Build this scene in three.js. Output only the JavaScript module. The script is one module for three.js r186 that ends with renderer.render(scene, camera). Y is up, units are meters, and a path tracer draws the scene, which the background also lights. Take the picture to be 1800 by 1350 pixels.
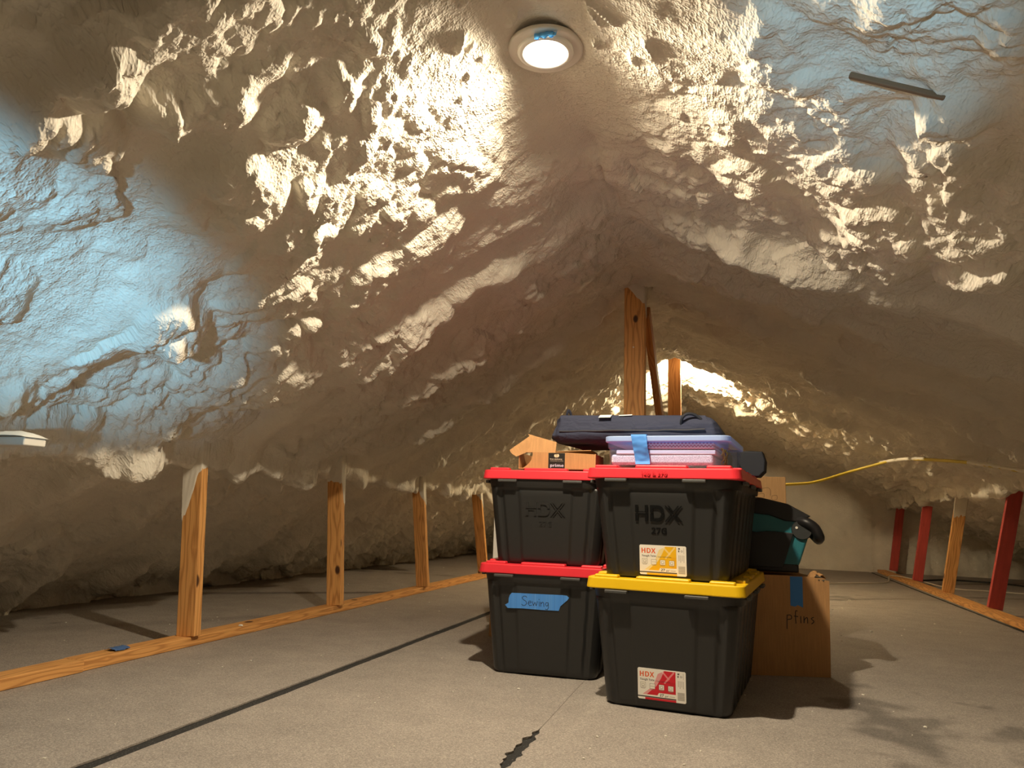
import * as THREE from 'three';
import { mergeGeometries, mergeVertices } from 'three/addons/utils/BufferGeometryUtils.js';
import { RoundedBoxGeometry } from 'three/addons/geometries/RoundedBoxGeometry.js';
import { TextGeometry } from 'three/addons/geometries/TextGeometry.js';
import { FontLoader } from 'three/addons/loaders/FontLoader.js';
import { RectAreaLightUniformsLib } from 'three/addons/lights/RectAreaLightUniformsLib.js';

// ---------------------------------------------------------------- camera, light, exposure
const scene = new THREE.Scene();
const renderer = new THREE.WebGLRenderer({ antialias: true });
renderer.toneMapping = THREE.LinearToneMapping;
renderer.toneMappingExposure = 1.0;
renderer.shadowMap.enabled = true;
renderer.shadowMap.type = THREE.PCFSoftShadowMap;
RectAreaLightUniformsLib.init();

const camera = new THREE.PerspectiveCamera(2 * Math.atan(675 / 1300) * 180 / Math.PI, 4 / 3, 0.05, 60);
{ // phone held about 0.58 m above the floor, turned left of the attic's axis, tilted up, slightly rolled
  const m = new THREE.Matrix4().set(
    0.958, 0.017, 0.286, 0,
    0.033, 0.985, -0.170, 0,
    -0.285, 0.173, 0.943, 0,
    0, 0, 0, 1);
  camera.quaternion.setFromRotationMatrix(m).normalize();
  camera.position.set(0, 0.58, 0);
}
scene.background = new THREE.Color(0x000000);

const LAMP = { pos: [-0.487, 1.832, -1.82], power: 12.2, color: [1.0, 0.845, 0.62] };       // recessed lamp at the ridge
const FAR_BULB = { pos: [-0.375, 1.805, -6.42], power: 7, color: [1.0, 0.80, 0.50] };     // bare bulb far back at the ridge
const WORK_LIGHTS = [                                                                     // cool LED work lights behind the camera
  { pos: [-0.55, 0.42, 0.75], at: [-1.98, 1.26, -1.82], power: 34, angle: 11, color: [0.27, 0.62, 0.92] },
  { pos: [-0.25, 0.42, 0.78], at: [0.28, 1.62, -1.54], power: 14, angle: 7.5, color: [0.36, 0.72, 1.0] },
];

// ---------------------------------------------------------------- helpers
function rng(seed) { let a = seed >>> 0; return () => { a = (a + 0x6D2B79F5) | 0; let t = Math.imul(a ^ (a >>> 15), 1 | a); t = (t + Math.imul(t ^ (t >>> 7), 61 | t)) ^ t; return ((t ^ (t >>> 14)) >>> 0) / 4294967296; }; }
const R = rng(7);
const clamp = (x, a, b) => Math.min(b, Math.max(a, x));
const lerp = (a, b, t) => a + (b - a) * t;
const smooth = (a, b, x) => { const t = clamp((x - a) / (b - a), 0, 1); return t * t * (3 - 2 * t); };
function hash2(ix, iy, s = 0) { let h = Math.imul(ix, 374761393) + Math.imul(iy, 668265263) + Math.imul(s, 1274126177); h = Math.imul(h ^ (h >>> 13), 1274126177); h ^= h >>> 16; return (h >>> 0) / 4294967296; }
function hashI(ix, iy, s) { let h = Math.imul(ix, 374761393) + Math.imul(iy, 668265263) + Math.imul(s | 0, 1274126177); h = Math.imul(h ^ (h >>> 13), 1274126177); return h ^ (h >>> 16); }
const GX = new Float64Array(256), GY = new Float64Array(256); for (let i = 0; i < 256; i++) { GX[i] = Math.cos(i * Math.PI / 128); GY[i] = Math.sin(i * Math.PI / 128); }
function noise(x, y, s = 0) { // gradient noise, about -1..1
  const ix = Math.floor(x), iy = Math.floor(y), fx = x - ix, fy = y - iy;
  const u = fx * fx * fx * (fx * (fx * 6 - 15) + 10), v = fy * fy * fy * (fy * (fy * 6 - 15) + 10);
  const a = hashI(ix, iy, s) & 255, b = hashI(ix + 1, iy, s) & 255, c = hashI(ix, iy + 1, s) & 255, d = hashI(ix + 1, iy + 1, s) & 255;
  const p = GX[a] * fx + GY[a] * fy, q = GX[b] * (fx - 1) + GY[b] * fy, r = GX[c] * fx + GY[c] * (fy - 1), t = GX[d] * (fx - 1) + GY[d] * (fy - 1);
  const m = p + (q - p) * u; return 1.5 * (m + (r + (t - r) * u - m) * v);
}
function fbm(x, y, o = 4, s = 0) { let a = 0.5, r = 0; for (let i = 0; i < o; i++) { r += a * noise(x, y, s + i); x = x * 2.03 + 11.7; y = y * 2.03 + 5.3; a *= 0.5; } return r; }
function worley(x, y, s = 0) { // [nearest distance, second, id of the nearest]
  const ix = Math.floor(x), iy = Math.floor(y); let a = 9, b = 9, id = 0;
  for (let j = -1; j <= 1; j++) for (let i = -1; i <= 1; i++) {
    const px = ix + i + 0.1 + 0.8 * hash2(ix + i, iy + j, s), py = iy + j + 0.1 + 0.8 * hash2(ix + i, iy + j, s + 77);
    const d = Math.hypot(px - x, py - y);
    if (d < a) { b = a; a = d; id = hash2(ix + i, iy + j, s + 151); } else if (d < b) b = d;
  }
  return [a, b, id];
}
const dome = (F, r, pow = 0.7) => F < r ? Math.pow(1 - (F / r) * (F / r), pow) : 0;
const used = new Map();
function numbered(name) { const n = used.get(name) || 0; used.set(name, n + 1); return n ? `${name}_${String(n).padStart(3, '0')}` : name; }
function thing(name, label, category, pos = [0, 0, 0], turn = 0, group) {
  const o = new THREE.Group(); o.name = numbered(name); scene.add(o); o.position.set(...pos); o.rotation.y = turn;
  o.userData = { label, category }; if (group) o.userData.group = group; return o;
}
function part(name, geo, mat, parent) {
  const m = new THREE.Mesh(Array.isArray(geo) ? merge(geo) : geo, mat); m.name = numbered(name); m.castShadow = m.receiveShadow = true; parent.add(m); return m;
}
function tagMesh(name, geo, mat, label, category, group) { const m = part(name, geo, mat, scene); m.userData = { label, category }; if (group) m.userData.group = group; return m; }
function struct(name, geo, mat) { const m = part(name, geo, mat, scene); m.userData.kind = 'structure'; return m; }
function merge(list) {
  const l = list.map(g => { g = g.index ? g.toNonIndexed() : g; for (const k of Object.keys(g.attributes)) if (!['position', 'normal', 'uv'].includes(k)) g.deleteAttribute(k); if (!g.attributes.uv) boxUV(g); return g; });
  return mergeGeometries(l);
}
function boxUV(g, du = 0, dv = 0) { // metres, on the plane each face looks along
  const p = g.attributes.position, n = g.attributes.normal, uv = new Float32Array(p.count * 2);
  for (let i = 0; i < p.count; i++) {
    const ax = Math.abs(n.getX(i)), ay = Math.abs(n.getY(i)), az = Math.abs(n.getZ(i));
    const [u, v] = ax >= ay && ax >= az ? [p.getZ(i) + 0.31, p.getY(i)] : az >= ay ? [p.getX(i), p.getY(i)] : [p.getX(i), p.getZ(i)];
    uv[2 * i] = u + du; uv[2 * i + 1] = v + dv;
  }
  g.setAttribute('uv', new THREE.BufferAttribute(uv, 2)); return g;
}
function box(w, h, d, x = 0, y = 0, z = 0, r = 0.003, seg = 2) { const g = new RoundedBoxGeometry(w, h, d, seg, Math.min(r, w / 2.01, h / 2.01, d / 2.01)); g.translate(x, y, z); return g; }
function tube(pts, r, seg = 60, rad = 8, closed = false) { return new THREE.TubeGeometry(new THREE.CatmullRomCurve3(pts.map(p => new THREE.Vector3(...p)), closed), seg, r, rad, closed); }
function gridMesh(nu, nv, f, flip = false) { // f(i/nu, j/nv) -> [x,y,z,u,v]
  const P = new Float32Array((nu + 1) * (nv + 1) * 3), U = new Float32Array((nu + 1) * (nv + 1) * 2), I = new Uint32Array(nu * nv * 6); let k = 0, q = 0;
  for (let j = 0; j <= nv; j++) for (let i = 0; i <= nu; i++, k++) { const a = f(i / nu, j / nv, i, j); P.set([a[0], a[1], a[2]], 3 * k); U.set([a[3] ?? i / nu, a[4] ?? j / nv], 2 * k); }
  for (let j = 0; j < nv; j++) for (let i = 0; i < nu; i++) { const a = j * (nu + 1) + i, b = a + 1, c = a + nu + 1, d = c + 1; if (flip) I.set([a, c, b, b, c, d], q); else I.set([a, b, c, b, d, c], q); q += 6; }
  const g = new THREE.BufferGeometry(); g.setAttribute('position', new THREE.BufferAttribute(P, 3)); g.setAttribute('uv', new THREE.BufferAttribute(U, 2)); g.setIndex(new THREE.BufferAttribute(I, 1)); g.computeVertexNormals(); return g;
}
function dataTex(w, h, f, srgb = false) {
  const d = new Uint8Array(w * h * 4);
  for (let y = 0; y < h; y++) for (let x = 0; x < w; x++) { const c = f(x, y); const i = 4 * (y * w + x); d[i] = clamp(c[0] * 255, 0, 255); d[i + 1] = clamp(c[1] * 255, 0, 255); d[i + 2] = clamp(c[2] * 255, 0, 255); d[i + 3] = 255; }
  const t = new THREE.DataTexture(d, w, h, THREE.RGBAFormat); t.wrapS = t.wrapT = THREE.RepeatWrapping; t.magFilter = THREE.LinearFilter; t.minFilter = THREE.LinearMipmapLinearFilter; t.generateMipmaps = true; if (srgb) t.colorSpace = THREE.SRGBColorSpace; t.needsUpdate = true; return t;
}
function canvasTex(w, h, draw) {
  const c = document.createElement('canvas'); c.width = w; c.height = h; draw(c.getContext('2d'), w, h);
  const t = new THREE.CanvasTexture(c); t.colorSpace = THREE.SRGBColorSpace; t.magFilter = THREE.LinearFilter; return t;
}
const wrapN = (f, n) => (x, y) => { // tiling blend over n cells
  const u = x / n, v = y / n; return lerp(lerp(f(x, y), f(x - n, y), smooth(0.75, 1, u)), lerp(f(x, y - n), f(x - n, y - n), smooth(0.75, 1, u)), smooth(0.75, 1, v)); };
const std = (o) => new THREE.MeshStandardMaterial(o);
const rgb = (r, g, b) => new THREE.Color().setRGB(r, g, b);

// ---------------------------------------------------------------- materials
const foamBump = dataTex(512, 512, (() => { // one tile is 0.4 m
  const f = wrapN((x, y) => { const b = worley(x * 1.0, y * 1.0, 33), c = worley(x * 2.3 + 7, y * 2.3, 37); return 0.62 * dome(b[0], 0.85, 0.6) * (0.5 + 0.5 * b[2]) + 0.26 * dome(c[0], 0.8, 0.6) + 0.12 * noise(x * 3.1, y * 3.1, 35); }, 24);
  return (x, y) => { const v = f(x / 512 * 24, y / 512 * 24); return [v, v, v]; };
})());
foamBump.repeat.set(1 / 0.4, 1 / 0.4);
const foamColor = dataTex(512, 512, (() => { // slightly uneven cream of the cured foam, 1.6 m
  const f = wrapN((x, y) => fbm(x, y, 5, 51), 8);
  return (x, y) => { const v = 0.5 + 0.5 * f(x / 64, y / 64); const k = 0.90 + 0.10 * v; return [0.935 * k, 0.905 * k, 0.84 * k]; };
})(), true);
foamColor.repeat.set(1 / 1.6, 1 / 1.6);
const FOAM = std({ map: foamColor, bumpMap: foamBump, bumpScale: 0.006, roughness: 0.8 });
const FOAM_THIN = std({ map: foamColor, roughness: 0.8 });

function woodTex(seed, knots) { // 0.25 m x 1.0 m, grain along v
  const rr = rng(seed), K = []; for (let i = 0; i < knots; i++) K.push([rr(), rr(), 0.018 + 0.02 * rr()]);
  return dataTex(256, 1024, (x, y) => {
    let u = x / 256, v = y / 1024, dark = 0, wob = 0;
    for (const [ku, kv, kr] of K) { let du = u - ku; du -= Math.round(du); let dv = v - kv; dv -= Math.round(dv); const d = Math.hypot(du * 0.25, dv * 1.0 * 0.62) / kr; wob += 0.05 * Math.exp(-d * d * 0.35) * Math.sign(du || 1); dark = Math.max(dark, smooth(0.55, 0.25, d)); }
    const tri = Math.abs(((u * 2) % 2) - 1);
    const ring = (tri + wob) * 6 + 1.1 * noise(tri * 2.2, Math.abs(((v * 2) % 2) - 1) * 2.2, seed) + 0.35 * noise(tri * 9, v * 5, seed + 3);
    const g = 0.5 + 0.5 * Math.sin(ring * 6.2832), late = Math.pow(g, 3);
    const fib = 0.5 + 0.5 * noise(u * 90, v * 9, seed + 5);
    const k = (1 - 0.15 * late) * (0.92 + 0.12 * fib);
    const c = [0.90 * k, 0.665 * k * (1 - 0.06 * late), 0.39 * k * (1 - 0.12 * late)];
    return c.map((q, i) => lerp(q, [0.20, 0.10, 0.05][i], dark * 0.85));
  }, true);
}
const woodMats = [11, 22, 33].map((s, i) => { const t = woodTex(s, 1 + i); t.repeat.set(4, 1); return std({ map: t, roughness: 0.62 }); });
const woodOld = (() => { const t = woodTex(44, 1); t.repeat.set(4, 1); return std({ map: t, roughness: 0.7, color: rgb(0.62, 0.52, 0.45) }); })();
const RED_PAINT = (() => { const t = dataTex(128, 512, (x, y) => { const g = 0.5 + 0.5 * fbm(x / 12, y / 90, 4, 71), s = noise(x / 3, y / 3, 75) > 0.78 ? 0.12 : 0; const k = 0.82 + 0.25 * g; return [0.76 * k + s, 0.29 * k + s, 0.25 * k + s]; }, true); t.repeat.set(4, 1); return std({ map: t, roughness: 0.6 }); })();

function tileMap(n, f) { const a = new Float32Array(n * n); for (let y = 0; y < n; y++) for (let x = 0; x < n; x++) a[y * n + x] = f(x / n, y / n); return (u, v) => { u *= n; v *= n; const x = Math.floor(u), y = Math.floor(v), fx = u - x, fy = v - y, X = (x + 1) % n, Y = (y + 1) % n; return lerp(lerp(a[y * n + x], a[y * n + X], fx), lerp(a[Y * n + x], a[Y * n + X], fx), fy); }; }
const floorTex = dataTex(2048, 2048, (() => { // mineral-surfaced sheet, 4 m a side: granules, scuffs and dirt
  const bigF = wrapN((x, y) => fbm(x, y, 5, 91), 8), midF = wrapN((x, y) => fbm(x, y, 4, 95), 32), dirtF = wrapN((x, y) => fbm(x, y, 5, 97), 16);
  const big = tileMap(256, (u, v) => bigF(u * 8, v * 8)), mid = tileMap(512, (u, v) => midF(u * 32, v * 32)), dirt = tileMap(256, (u, v) => dirtF(u * 16, v * 16));
  return (x, y) => {
    const u = x / 2048, v = y / 2048, h = hash2(x, y, 5), h2 = hash2(x >> 1, y >> 1, 6), m = mid(u, v);
    let k = 0.58 + 0.035 * big(u, v) + 0.045 * m + 0.17 * (h - 0.5) + 0.08 * (h2 - 0.5);
    if (hash2(x, y, 8) > 0.993) k += 0.22;
    // ground-in dirt right of the stacked totes (world x 0.2..0.8, z -2.1..-3.3)
    const wx = ((u + 0.5) % 1) * 4 - 2, wz = v * 4 - 4;
    const dx = (wx - 0.55) / 0.40, dz = (wz + 2.55) / 0.55, near = Math.exp(-(dx * dx + dz * dz));
    const d = 0.55 * smooth(0.05, 0.45, dirt(u, v) * 0.7 + 0.5 * m + near * 0.75 - 0.36);
    k *= 1 - 0.55 * d * (0.5 + 0.7 * h2);
    return [k * 1.03, k * 0.975, k * 0.915];
  };
})(), true);
floorTex.repeat.set(0.25, 0.25);
const floorBump = dataTex(512, 512, (x, y) => { const h = hash2(x >> 1, y >> 1, 12) * 0.6 + hash2(x, y, 13) * 0.4; return [h, h, h]; });
floorBump.repeat.set(1 / 0.8, 1 / 0.8);
const FLOOR = std({ map: floorTex, bumpMap: floorBump, bumpScale: 0.0012, roughness: 0.8 });
const SUBFLOOR = (() => { const t = dataTex(512, 512, (x, y) => { const h = hash2(x, y, 21), k = 0.12 + 0.1 * h + (hash2(x, y, 22) > 0.985 ? 0.35 : 0); return [k, k * 0.98, k * 0.95]; }, true); t.repeat.set(1, 1); return std({ map: t, roughness: 0.95 }); })();

const BLACK = std({ color: rgb(0.019, 0.019, 0.0186), roughness: 0.42 });
const BLACK_LETTER = new THREE.MeshPhysicalMaterial({ color: rgb(0.004, 0.004, 0.004), roughness: 0.9, specularIntensity: 0.25 });
const FAINT = std({ color: rgb(0.0125, 0.0125, 0.012), roughness: 0.55 });
const TAB = std({ color: rgb(0.06, 0.06, 0.058), roughness: 0.5 });
const RED = std({ color: rgb(0.74, 0.030, 0.046), roughness: 0.36 });
const RED_LETTER = std({ color: rgb(0.66, 0.024, 0.038), roughness: 0.45 });
const YELLOW = std({ color: rgb(0.80, 0.50, 0.008), roughness: 0.36 });
const TAPE = std({ color: rgb(0.055, 0.24, 0.66), roughness: 0.65, side: THREE.DoubleSide });
const cardTex = dataTex(256, 256, (x, y) => { const k = 0.9 + 0.05 * noise(x / 2, y / 40, 61) + 0.05 * fbm(x / 60, y / 60, 3, 63) + 0.03 * (hash2(x, y, 64) - 0.5); return [0.80 * k, 0.60 * k, 0.385 * k]; }, true);
cardTex.repeat.set(2, 2);
const CARD = std({ map: cardTex, roughness: 0.8, side: THREE.DoubleSide });
const CARD_PALE = std({ map: cardTex, color: rgb(1.0, 1.08, 1.15), roughness: 0.8 });
const INK = std({ color: rgb(0.012, 0.011, 0.012), roughness: 0.7 });
const METAL_WHITE = std({ color: rgb(0.80, 0.76, 0.68), roughness: 0.45 });
const DARK_PLASTIC = std({ color: rgb(0.012, 0.012, 0.013), roughness: 0.45 });

// ---------------------------------------------------------------- floor
{
  const fl = struct('floor', box(8.2, 0.12, 12.4, 0.1, -0.0655, -4.4, 0.002, 1), SUBFLOOR);
  boxUV(fl.geometry);
  // one length of sheet: x0(z) and x1(z) are its ragged long edges
  const sheet = (x0, x1, z0, z1) => {
    const s = new THREE.Shape(), n = Math.ceil(Math.abs(z1 - z0) / 0.012);
    for (let i = 0; i <= n; i++) { const z = lerp(z0, z1, i / n); i ? s.lineTo(x0(z), z) : s.moveTo(x0(z), z); }
    for (let i = n; i >= 0; i--) { const z = lerp(z0, z1, i / n); s.lineTo(x1(z), z); }
    const g = new THREE.ExtrudeGeometry(s, { depth: 0.0045, bevelEnabled: false }); // shape plane (x, z) lies down
    g.rotateX(Math.PI / 2); // y of the shape becomes z, depth goes down
    boxUV(g); const m = part('floor_sheet', g, FLOOR, fl); return m;
  };
  const rag = (x, amp, s) => z => x + amp * (fbm(z * 2.1, s, 3, 300 + s) + 0.6 * fbm(z * 11, s, 3, 310 + s));
  const zN = 1.6, zF = -10.35;
  const e = {
    a0: () => -3.98, a1: rag(-2.262, 0.002, 1), b0: rag(-2.258, 0.002, 1), b1: rag(-1.396, 0.006, 2),
    c0: rag(-1.352, 0.006, 3), f1: rag(1.556, 0.009, 6), g0: rag(1.594, 0.004, 7), g1: () => 3.98,
  };
  // seam between the two middle sheets, torn open close to the camera
  const tear = z => 0.020 * smooth(-1.66, -1.80, z) * smooth(-2.10, -1.98, z) * (0.8 + 0.9 * noise(z * 30, 4, 41));
  const cSeam = rag(-0.521, 0.0025, 4);
  const c1 = z => cSeam(z) - 0.0005 - tear(z), d0 = z => cSeam(z) + 0.0005 + 0.7 * tear(z);
  sheet(e.a0, e.a1, zN, -4.42); sheet(e.a0, e.a1, -4.425, -6.52); sheet(e.a0, e.a1, -6.525, zF);
  sheet(e.b0, e.b1, zN, zF); sheet(e.c0, c1, zN, zF); sheet(d0, e.f1, zN, -5.885);
  sheet(d0, e.f1, -5.891, zF); sheet(e.g0, e.g1, zN, -6.6); sheet(e.g0, e.g1, -6.605, zF);
}

// ---------------------------------------------------------------- the foam-sprayed roof
const RIDGE_X = -0.49;
const profile = (() => { // arc-length table of the roof's section, from the left eave to the right one
  const c = new THREE.CatmullRomCurve3([[-3.95, -0.17], [-3.66, 0.0], [-3.0, 0.385], [-2.25, 0.815], [-1.55, 1.255], [-0.95, 1.63], [-0.60, 1.845], [RIDGE_X, 1.885], [-0.36, 1.85], [0.1, 1.67], [0.75, 1.40], [1.3, 1.17], [1.85, 0.935], [2.7, 0.55], [3.4, 0.22], [3.95, -0.05]].map(p => new THREE.Vector3(p[0], p[1], 0)), false, 'centripetal');
  const N = 1600, T = c.getPoints(N), L = [0]; for (let i = 1; i <= N; i++) L.push(L[i - 1] + T[i].distanceTo(T[i - 1]));
  const S = L[N];
  const at = s => { let lo = 0, hi = N; while (hi - lo > 1) { const m = (lo + hi) >> 1; if (L[m] <= s) lo = m; else hi = m; } const k = (s - L[lo]) / (L[hi] - L[lo]); const a = T[lo], b = T[hi]; const tx = T[Math.min(N, lo + 12)].x - T[Math.max(0, lo - 12)].x, ty = T[Math.min(N, lo + 12)].y - T[Math.max(0, lo - 12)].y, l = Math.hypot(tx, ty); return [lerp(a.x, b.x, k), lerp(a.y, b.y, k), ty / l, -tx / l]; };
  let sR = 0; for (let i = 0; i <= N; i++) if (T[i].x < RIDGE_X) sR = L[i];
  let sL = 0, sP = 0, sE = 0; for (let i = 0; i <= N; i++) { if (T[i].x < -2.24) sL = L[i]; if (T[i].x < -3.56) sE = L[i]; if (T[i].x < 1.86) sP = L[i]; }
  return { S, at, sR, sL, sP, sE };
})();
const RAFTER0 = -1.68, PITCH = 0.61;
const MOUNDS = [ // places where the spray was built up: x, z, radius
  [-0.85, -1.61, 0.15], [-0.85, -1.89, 0.18], [-0.79, -2.13, 0.15], [-0.99, -1.74, 0.12], [-1.10, -2.03, 0.15], [-1.17, -1.81, 0.16], [-1.42, -2.04, 0.16], [-1.70, -1.84, 0.12], [-1.49, -2.74, 0.21], [-1.24, -1.05, 0.10], [-1.37, -1.03, 0.09], [-1.35, -1.17, 0.07], [-1.15, -1.30, 0.09], [-1.08, -1.49, 0.08], [-1.21, -1.24, 0.07], [-1.28, -1.55, 0.14], [-1.78, -2.54, 0.18], [0.11, -1.61, 0.11], [0.13, -1.73, 0.12], [0.03, -1.94, 0.19], [0.20, -1.89, 0.18], [0.28, -2.05, 0.17], [0.06, -2.26, 0.10], [0.47, -2.26, 0.16], [0.53, -1.93, 0.15], [0.65, -2.08, 0.21], [0.49, -1.71, 0.07], [0.73, -2.30, 0.12], [0.39, -2.55, 0.15], [0.52, -2.54, 0.12], [0.71, -2.52, 0.09], [-0.05, -2.10, 0.14], [-0.77, -1.55, 0.07], [-0.96, -1.52, 0.06]];
function foamHeight(z, s, fine, x) { // metres into the room
  const d = s - profile.sR;
  const wz = z + 0.05 * noise(z * 3.1, s * 3.1, 1) + 0.018 * noise(z * 11, s * 11, 2), ws = s + 0.05 * noise(z * 3.1, s * 3.1, 3) + 0.018 * noise(z * 11, s * 11, 4);
  let h = 0.050 * fbm(z * 1.9, s * 1.5, 3, 5);
  // rafters under the foam
  const k = Math.round((RAFTER0 - z) / PITCH);
  for (let q = k - 1; q <= k + 1; q++) {
    const c = RAFTER0 - q * PITCH + 0.03 * noise(s * 0.9, q * 3.7, 8), t = Math.abs(wz - c) / (0.085 + 0.02 * noise(s * 1.7, q * 9.1, 9));
    const more = q === 2 ? (d > 0 ? 0.058 * smooth(0.15, 0.6, d) : 0.018) : q > 2 ? 0.018 : q === 1 ? 0.022 * smooth(0.25, 0.6, Math.abs(d)) : 0;
    h += (0.036 + more + 0.028 * noise(s * 1.4, q * 5.3, 10)) * Math.exp(-Math.pow(t, 2.6)) * (0.35 + 0.65 * smooth(0.1, 0.7, Math.abs(d)));
  }
  // the purlins that the knee-wall studs hold up
  for (const ps of [profile.sL, profile.sP, profile.sE]) { const c = ps + 0.03 * noise(z * 1.3, ps, 41), t = Math.abs(ws - c) / (0.06 + 0.02 * noise(z * 2.1, ps, 42)); h += (ps === profile.sE ? 0.045 + 0.04 * noise(z * 4.1, ps, 44) : 0.082 + 0.035 * noise(z * 1.7, ps, 43)) * Math.exp(-Math.pow(t, 2.4)); }
  let built = 0;
  for (const q of MOUNDS) { const dz = wz - q[1], dx = (x + (ws - s) * 0.85 - q[0]) * 1.15, r2 = (dz * dz + dx * dx) / (q[2] * q[2]); if (r2 < 5) built = Math.max(built, Math.exp(-r2 * r2 * 0.9)); }
  const far = Math.hypot(z - LAMP.pos[2], d); h += (0.016 + 0.032 * smooth(0.3, 1.0, far) + 0.034 * smooth(0.9, 1.4, far)) * built;
  // where the spray built up into lumps, and where it stayed smooth
  const m = Math.max(built, smooth(-0.12, 0.18, fbm(z * 1.25 + 3.1, s * 1.05 + 7.7, 4, 12)));
  const m2 = smooth(0.0, 0.30, fbm(z * 1.9 + 13, s * 1.6 + 2, 3, 14));
  const A = Math.abs(noise(wz / 0.15, ws / 0.17, 16)), B = Math.abs(noise(wz / 0.065, ws / 0.075, 17));
  h += m * (0.024 * Math.sqrt(A + 0.01) + 0.007 * Math.sqrt(B + 0.01) - 0.010) + (1 - m) * (0.012 * A + 0.005 * B);
  const w1 = worley(wz / 0.075, ws / 0.085, 18);
  h += (0.25 + 0.75 * m) * 0.021 * dome(w1[0], 0.66, 0.6) * smooth(0.2, 0.5, w1[2]);
  const w2 = worley(wz / 0.13 + 40, ws / 0.15 + 11, 20);
  h += m2 * 0.022 * dome(w2[0], 0.42, 0.6) * (w2[2] > 0.45 ? 1 : 0.1);
  const away = smooth(-4.4, -6.2, z);
  if (away > 0) { const w6 = worley(wz / 0.055, ws / 0.062, 49), w7 = worley(wz / 0.11 + 3, ws / 0.12, 51); h += away * (0.020 * dome(w6[0], 0.62, 0.6) * smooth(0.2, 0.5, w6[2]) + 0.026 * dome(w7[0], 0.55, 0.7) * (w7[2] > 0.5 ? 1 : 0)); }
  const w4 = worley(wz / 0.26 + 4.7, ws / 0.30 + 9.1, 45); // bigger mounds, granular on top
  const d4 = dome(w4[0], 0.60, 0.8) * smooth(0.30, 0.6, w4[2]);
  h += 0.030 * d4;
  if (fine) {
    const g5 = Math.max(d4, 0.5 * built); if (g5 > 0.02) { const w5 = worley(z / 0.021, s / 0.023, 47); h += 0.0070 * Math.min(1, g5 * 2.5) * dome(w5[0], 0.75, 0.6); }
    const w3 = worley(wz / 0.032, ws / 0.036, 22);
    h += (0.26 + 0.74 * m) * 0.0125 * dome(w3[0], 0.72, 0.6) * smooth(0.0, 0.3, w3[2]);
    h += 0.002 * (0.4 + 0.6 * m) * noise(z / 0.022, s / 0.024, 24);
    h += 0.0015 * Math.abs(noise(wz / 0.05, ws / 0.028, 26));
  }
  // a crack along the ridge and a flat seat round the lamp
  const crk = d - 0.045 - 0.03 * noise(z * 5, 1, 28);
  h -= 0.020 * Math.exp(-((crk / 0.012) ** 2)) * smooth(-2.95, -2.85, z) * smooth(-2.25, -2.35, z);
  const rl = Math.hypot(z - LAMP.pos[2], d * 0.95);
  if (h > 0) h *= lerp(0.14, 1, smooth(0.12, 1.0, rl));
  if (rl < 0.5) { const an = Math.atan2(z - LAMP.pos[2], d); for (let q = 0; q < 4; q++) { const r0 = 0.165 + 0.052 * q + 0.03 * noise(an * 1.7, q * 3.3, 61), u = (rl - r0) / 0.0085; h += 0.016 * Math.exp(-u * u) * smooth(0.05, 0.35, noise(an * 2.3 + q, q * 7.1, 62)) * smooth(-0.06, 0.02, z - LAMP.pos[2]); } }
  h = lerp(-0.004, h, smooth(0.085, 0.15, rl));
  const rb = Math.hypot(z - FAR_BULB.pos[2], d - 0.12); if (rb < 0.62) h = lerp(-0.022, h, smooth(0.1, 0.62, rb));
  return h;
}
{
  const strips = [[1.62, -0.55, 0.05, 0.05, false], [-0.53, -4.02, 0.0074, 0.0078, true], [-4.0, -7.05, 0.0105, 0.0115, true], [-7.03, -10.4, 0.0155, 0.0165, true]];
  const geos = strips.map(([z0, z1, dz, ds, fine]) => {
    const ns = Math.round(profile.S / ds), nz = Math.round((z0 - z1) / dz), sec = []; for (let i = 0; i <= ns; i++) sec.push(profile.at(profile.S * i / ns));
    return gridMesh(ns, nz, (a, b, i) => { const s = profile.S * a, z = lerp(z0, z1, b), c = sec[i], h = foamHeight(z, s, fine, c[0]); return [c[0] + c[2] * h, c[1] + c[3] * h, z, s, z]; });
  });
  const shell = gridMesh(60, 1, (a, b) => { const c = profile.at(profile.S * a); return [c[0] - c[2] * 0.22, c[1] - c[3] * 0.22, lerp(1.75, -10.55, b), a * 8, b * 12]; }, true); // outer face of the roof deck
  const ceil = struct('ceiling', mergeGeometries([...geos, shell]), FOAM);
  const lip = gridMesh(12, 700, (a, b) => { const z = lerp(1.2, -10.1, b), t = a * Math.PI * 1.15 - 0.25, r = 0.034 + 0.020 * noise(z * 3.1, 1, 71) + 0.012 * noise(z * 11, t * 1.3, 72) + 0.006 * noise(z * 31, t * 3, 73); return [-3.60 + 0.05 * noise(z * 1.1, 2, 74) + r * 1.5 * Math.cos(t), -0.004 + Math.max(0, r * Math.sin(t)), z, z, a * 0.2]; });
  const lp = part('foam_lip', lip, FOAM, ceil); lp.userData.label = 'lumpy bead of foam along the left eave on the floor';
  // bare wood edge of a rafter where the foam has come away
  const strip = box(0.200, 0.013, 0.012, 0, 0, 0, 0.003, 1); boxUV(strip); strip.rotateZ(-0.41); strip.translate(0.350, 1.516, -1.636);
  const st = part('exposed_rafter', strip, std({ color: rgb(0.2, 0.115, 0.06), roughness: 0.85 }), ceil); st.userData.label = 'dark bare wood edge of a rafter showing through the foam';
}
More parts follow.
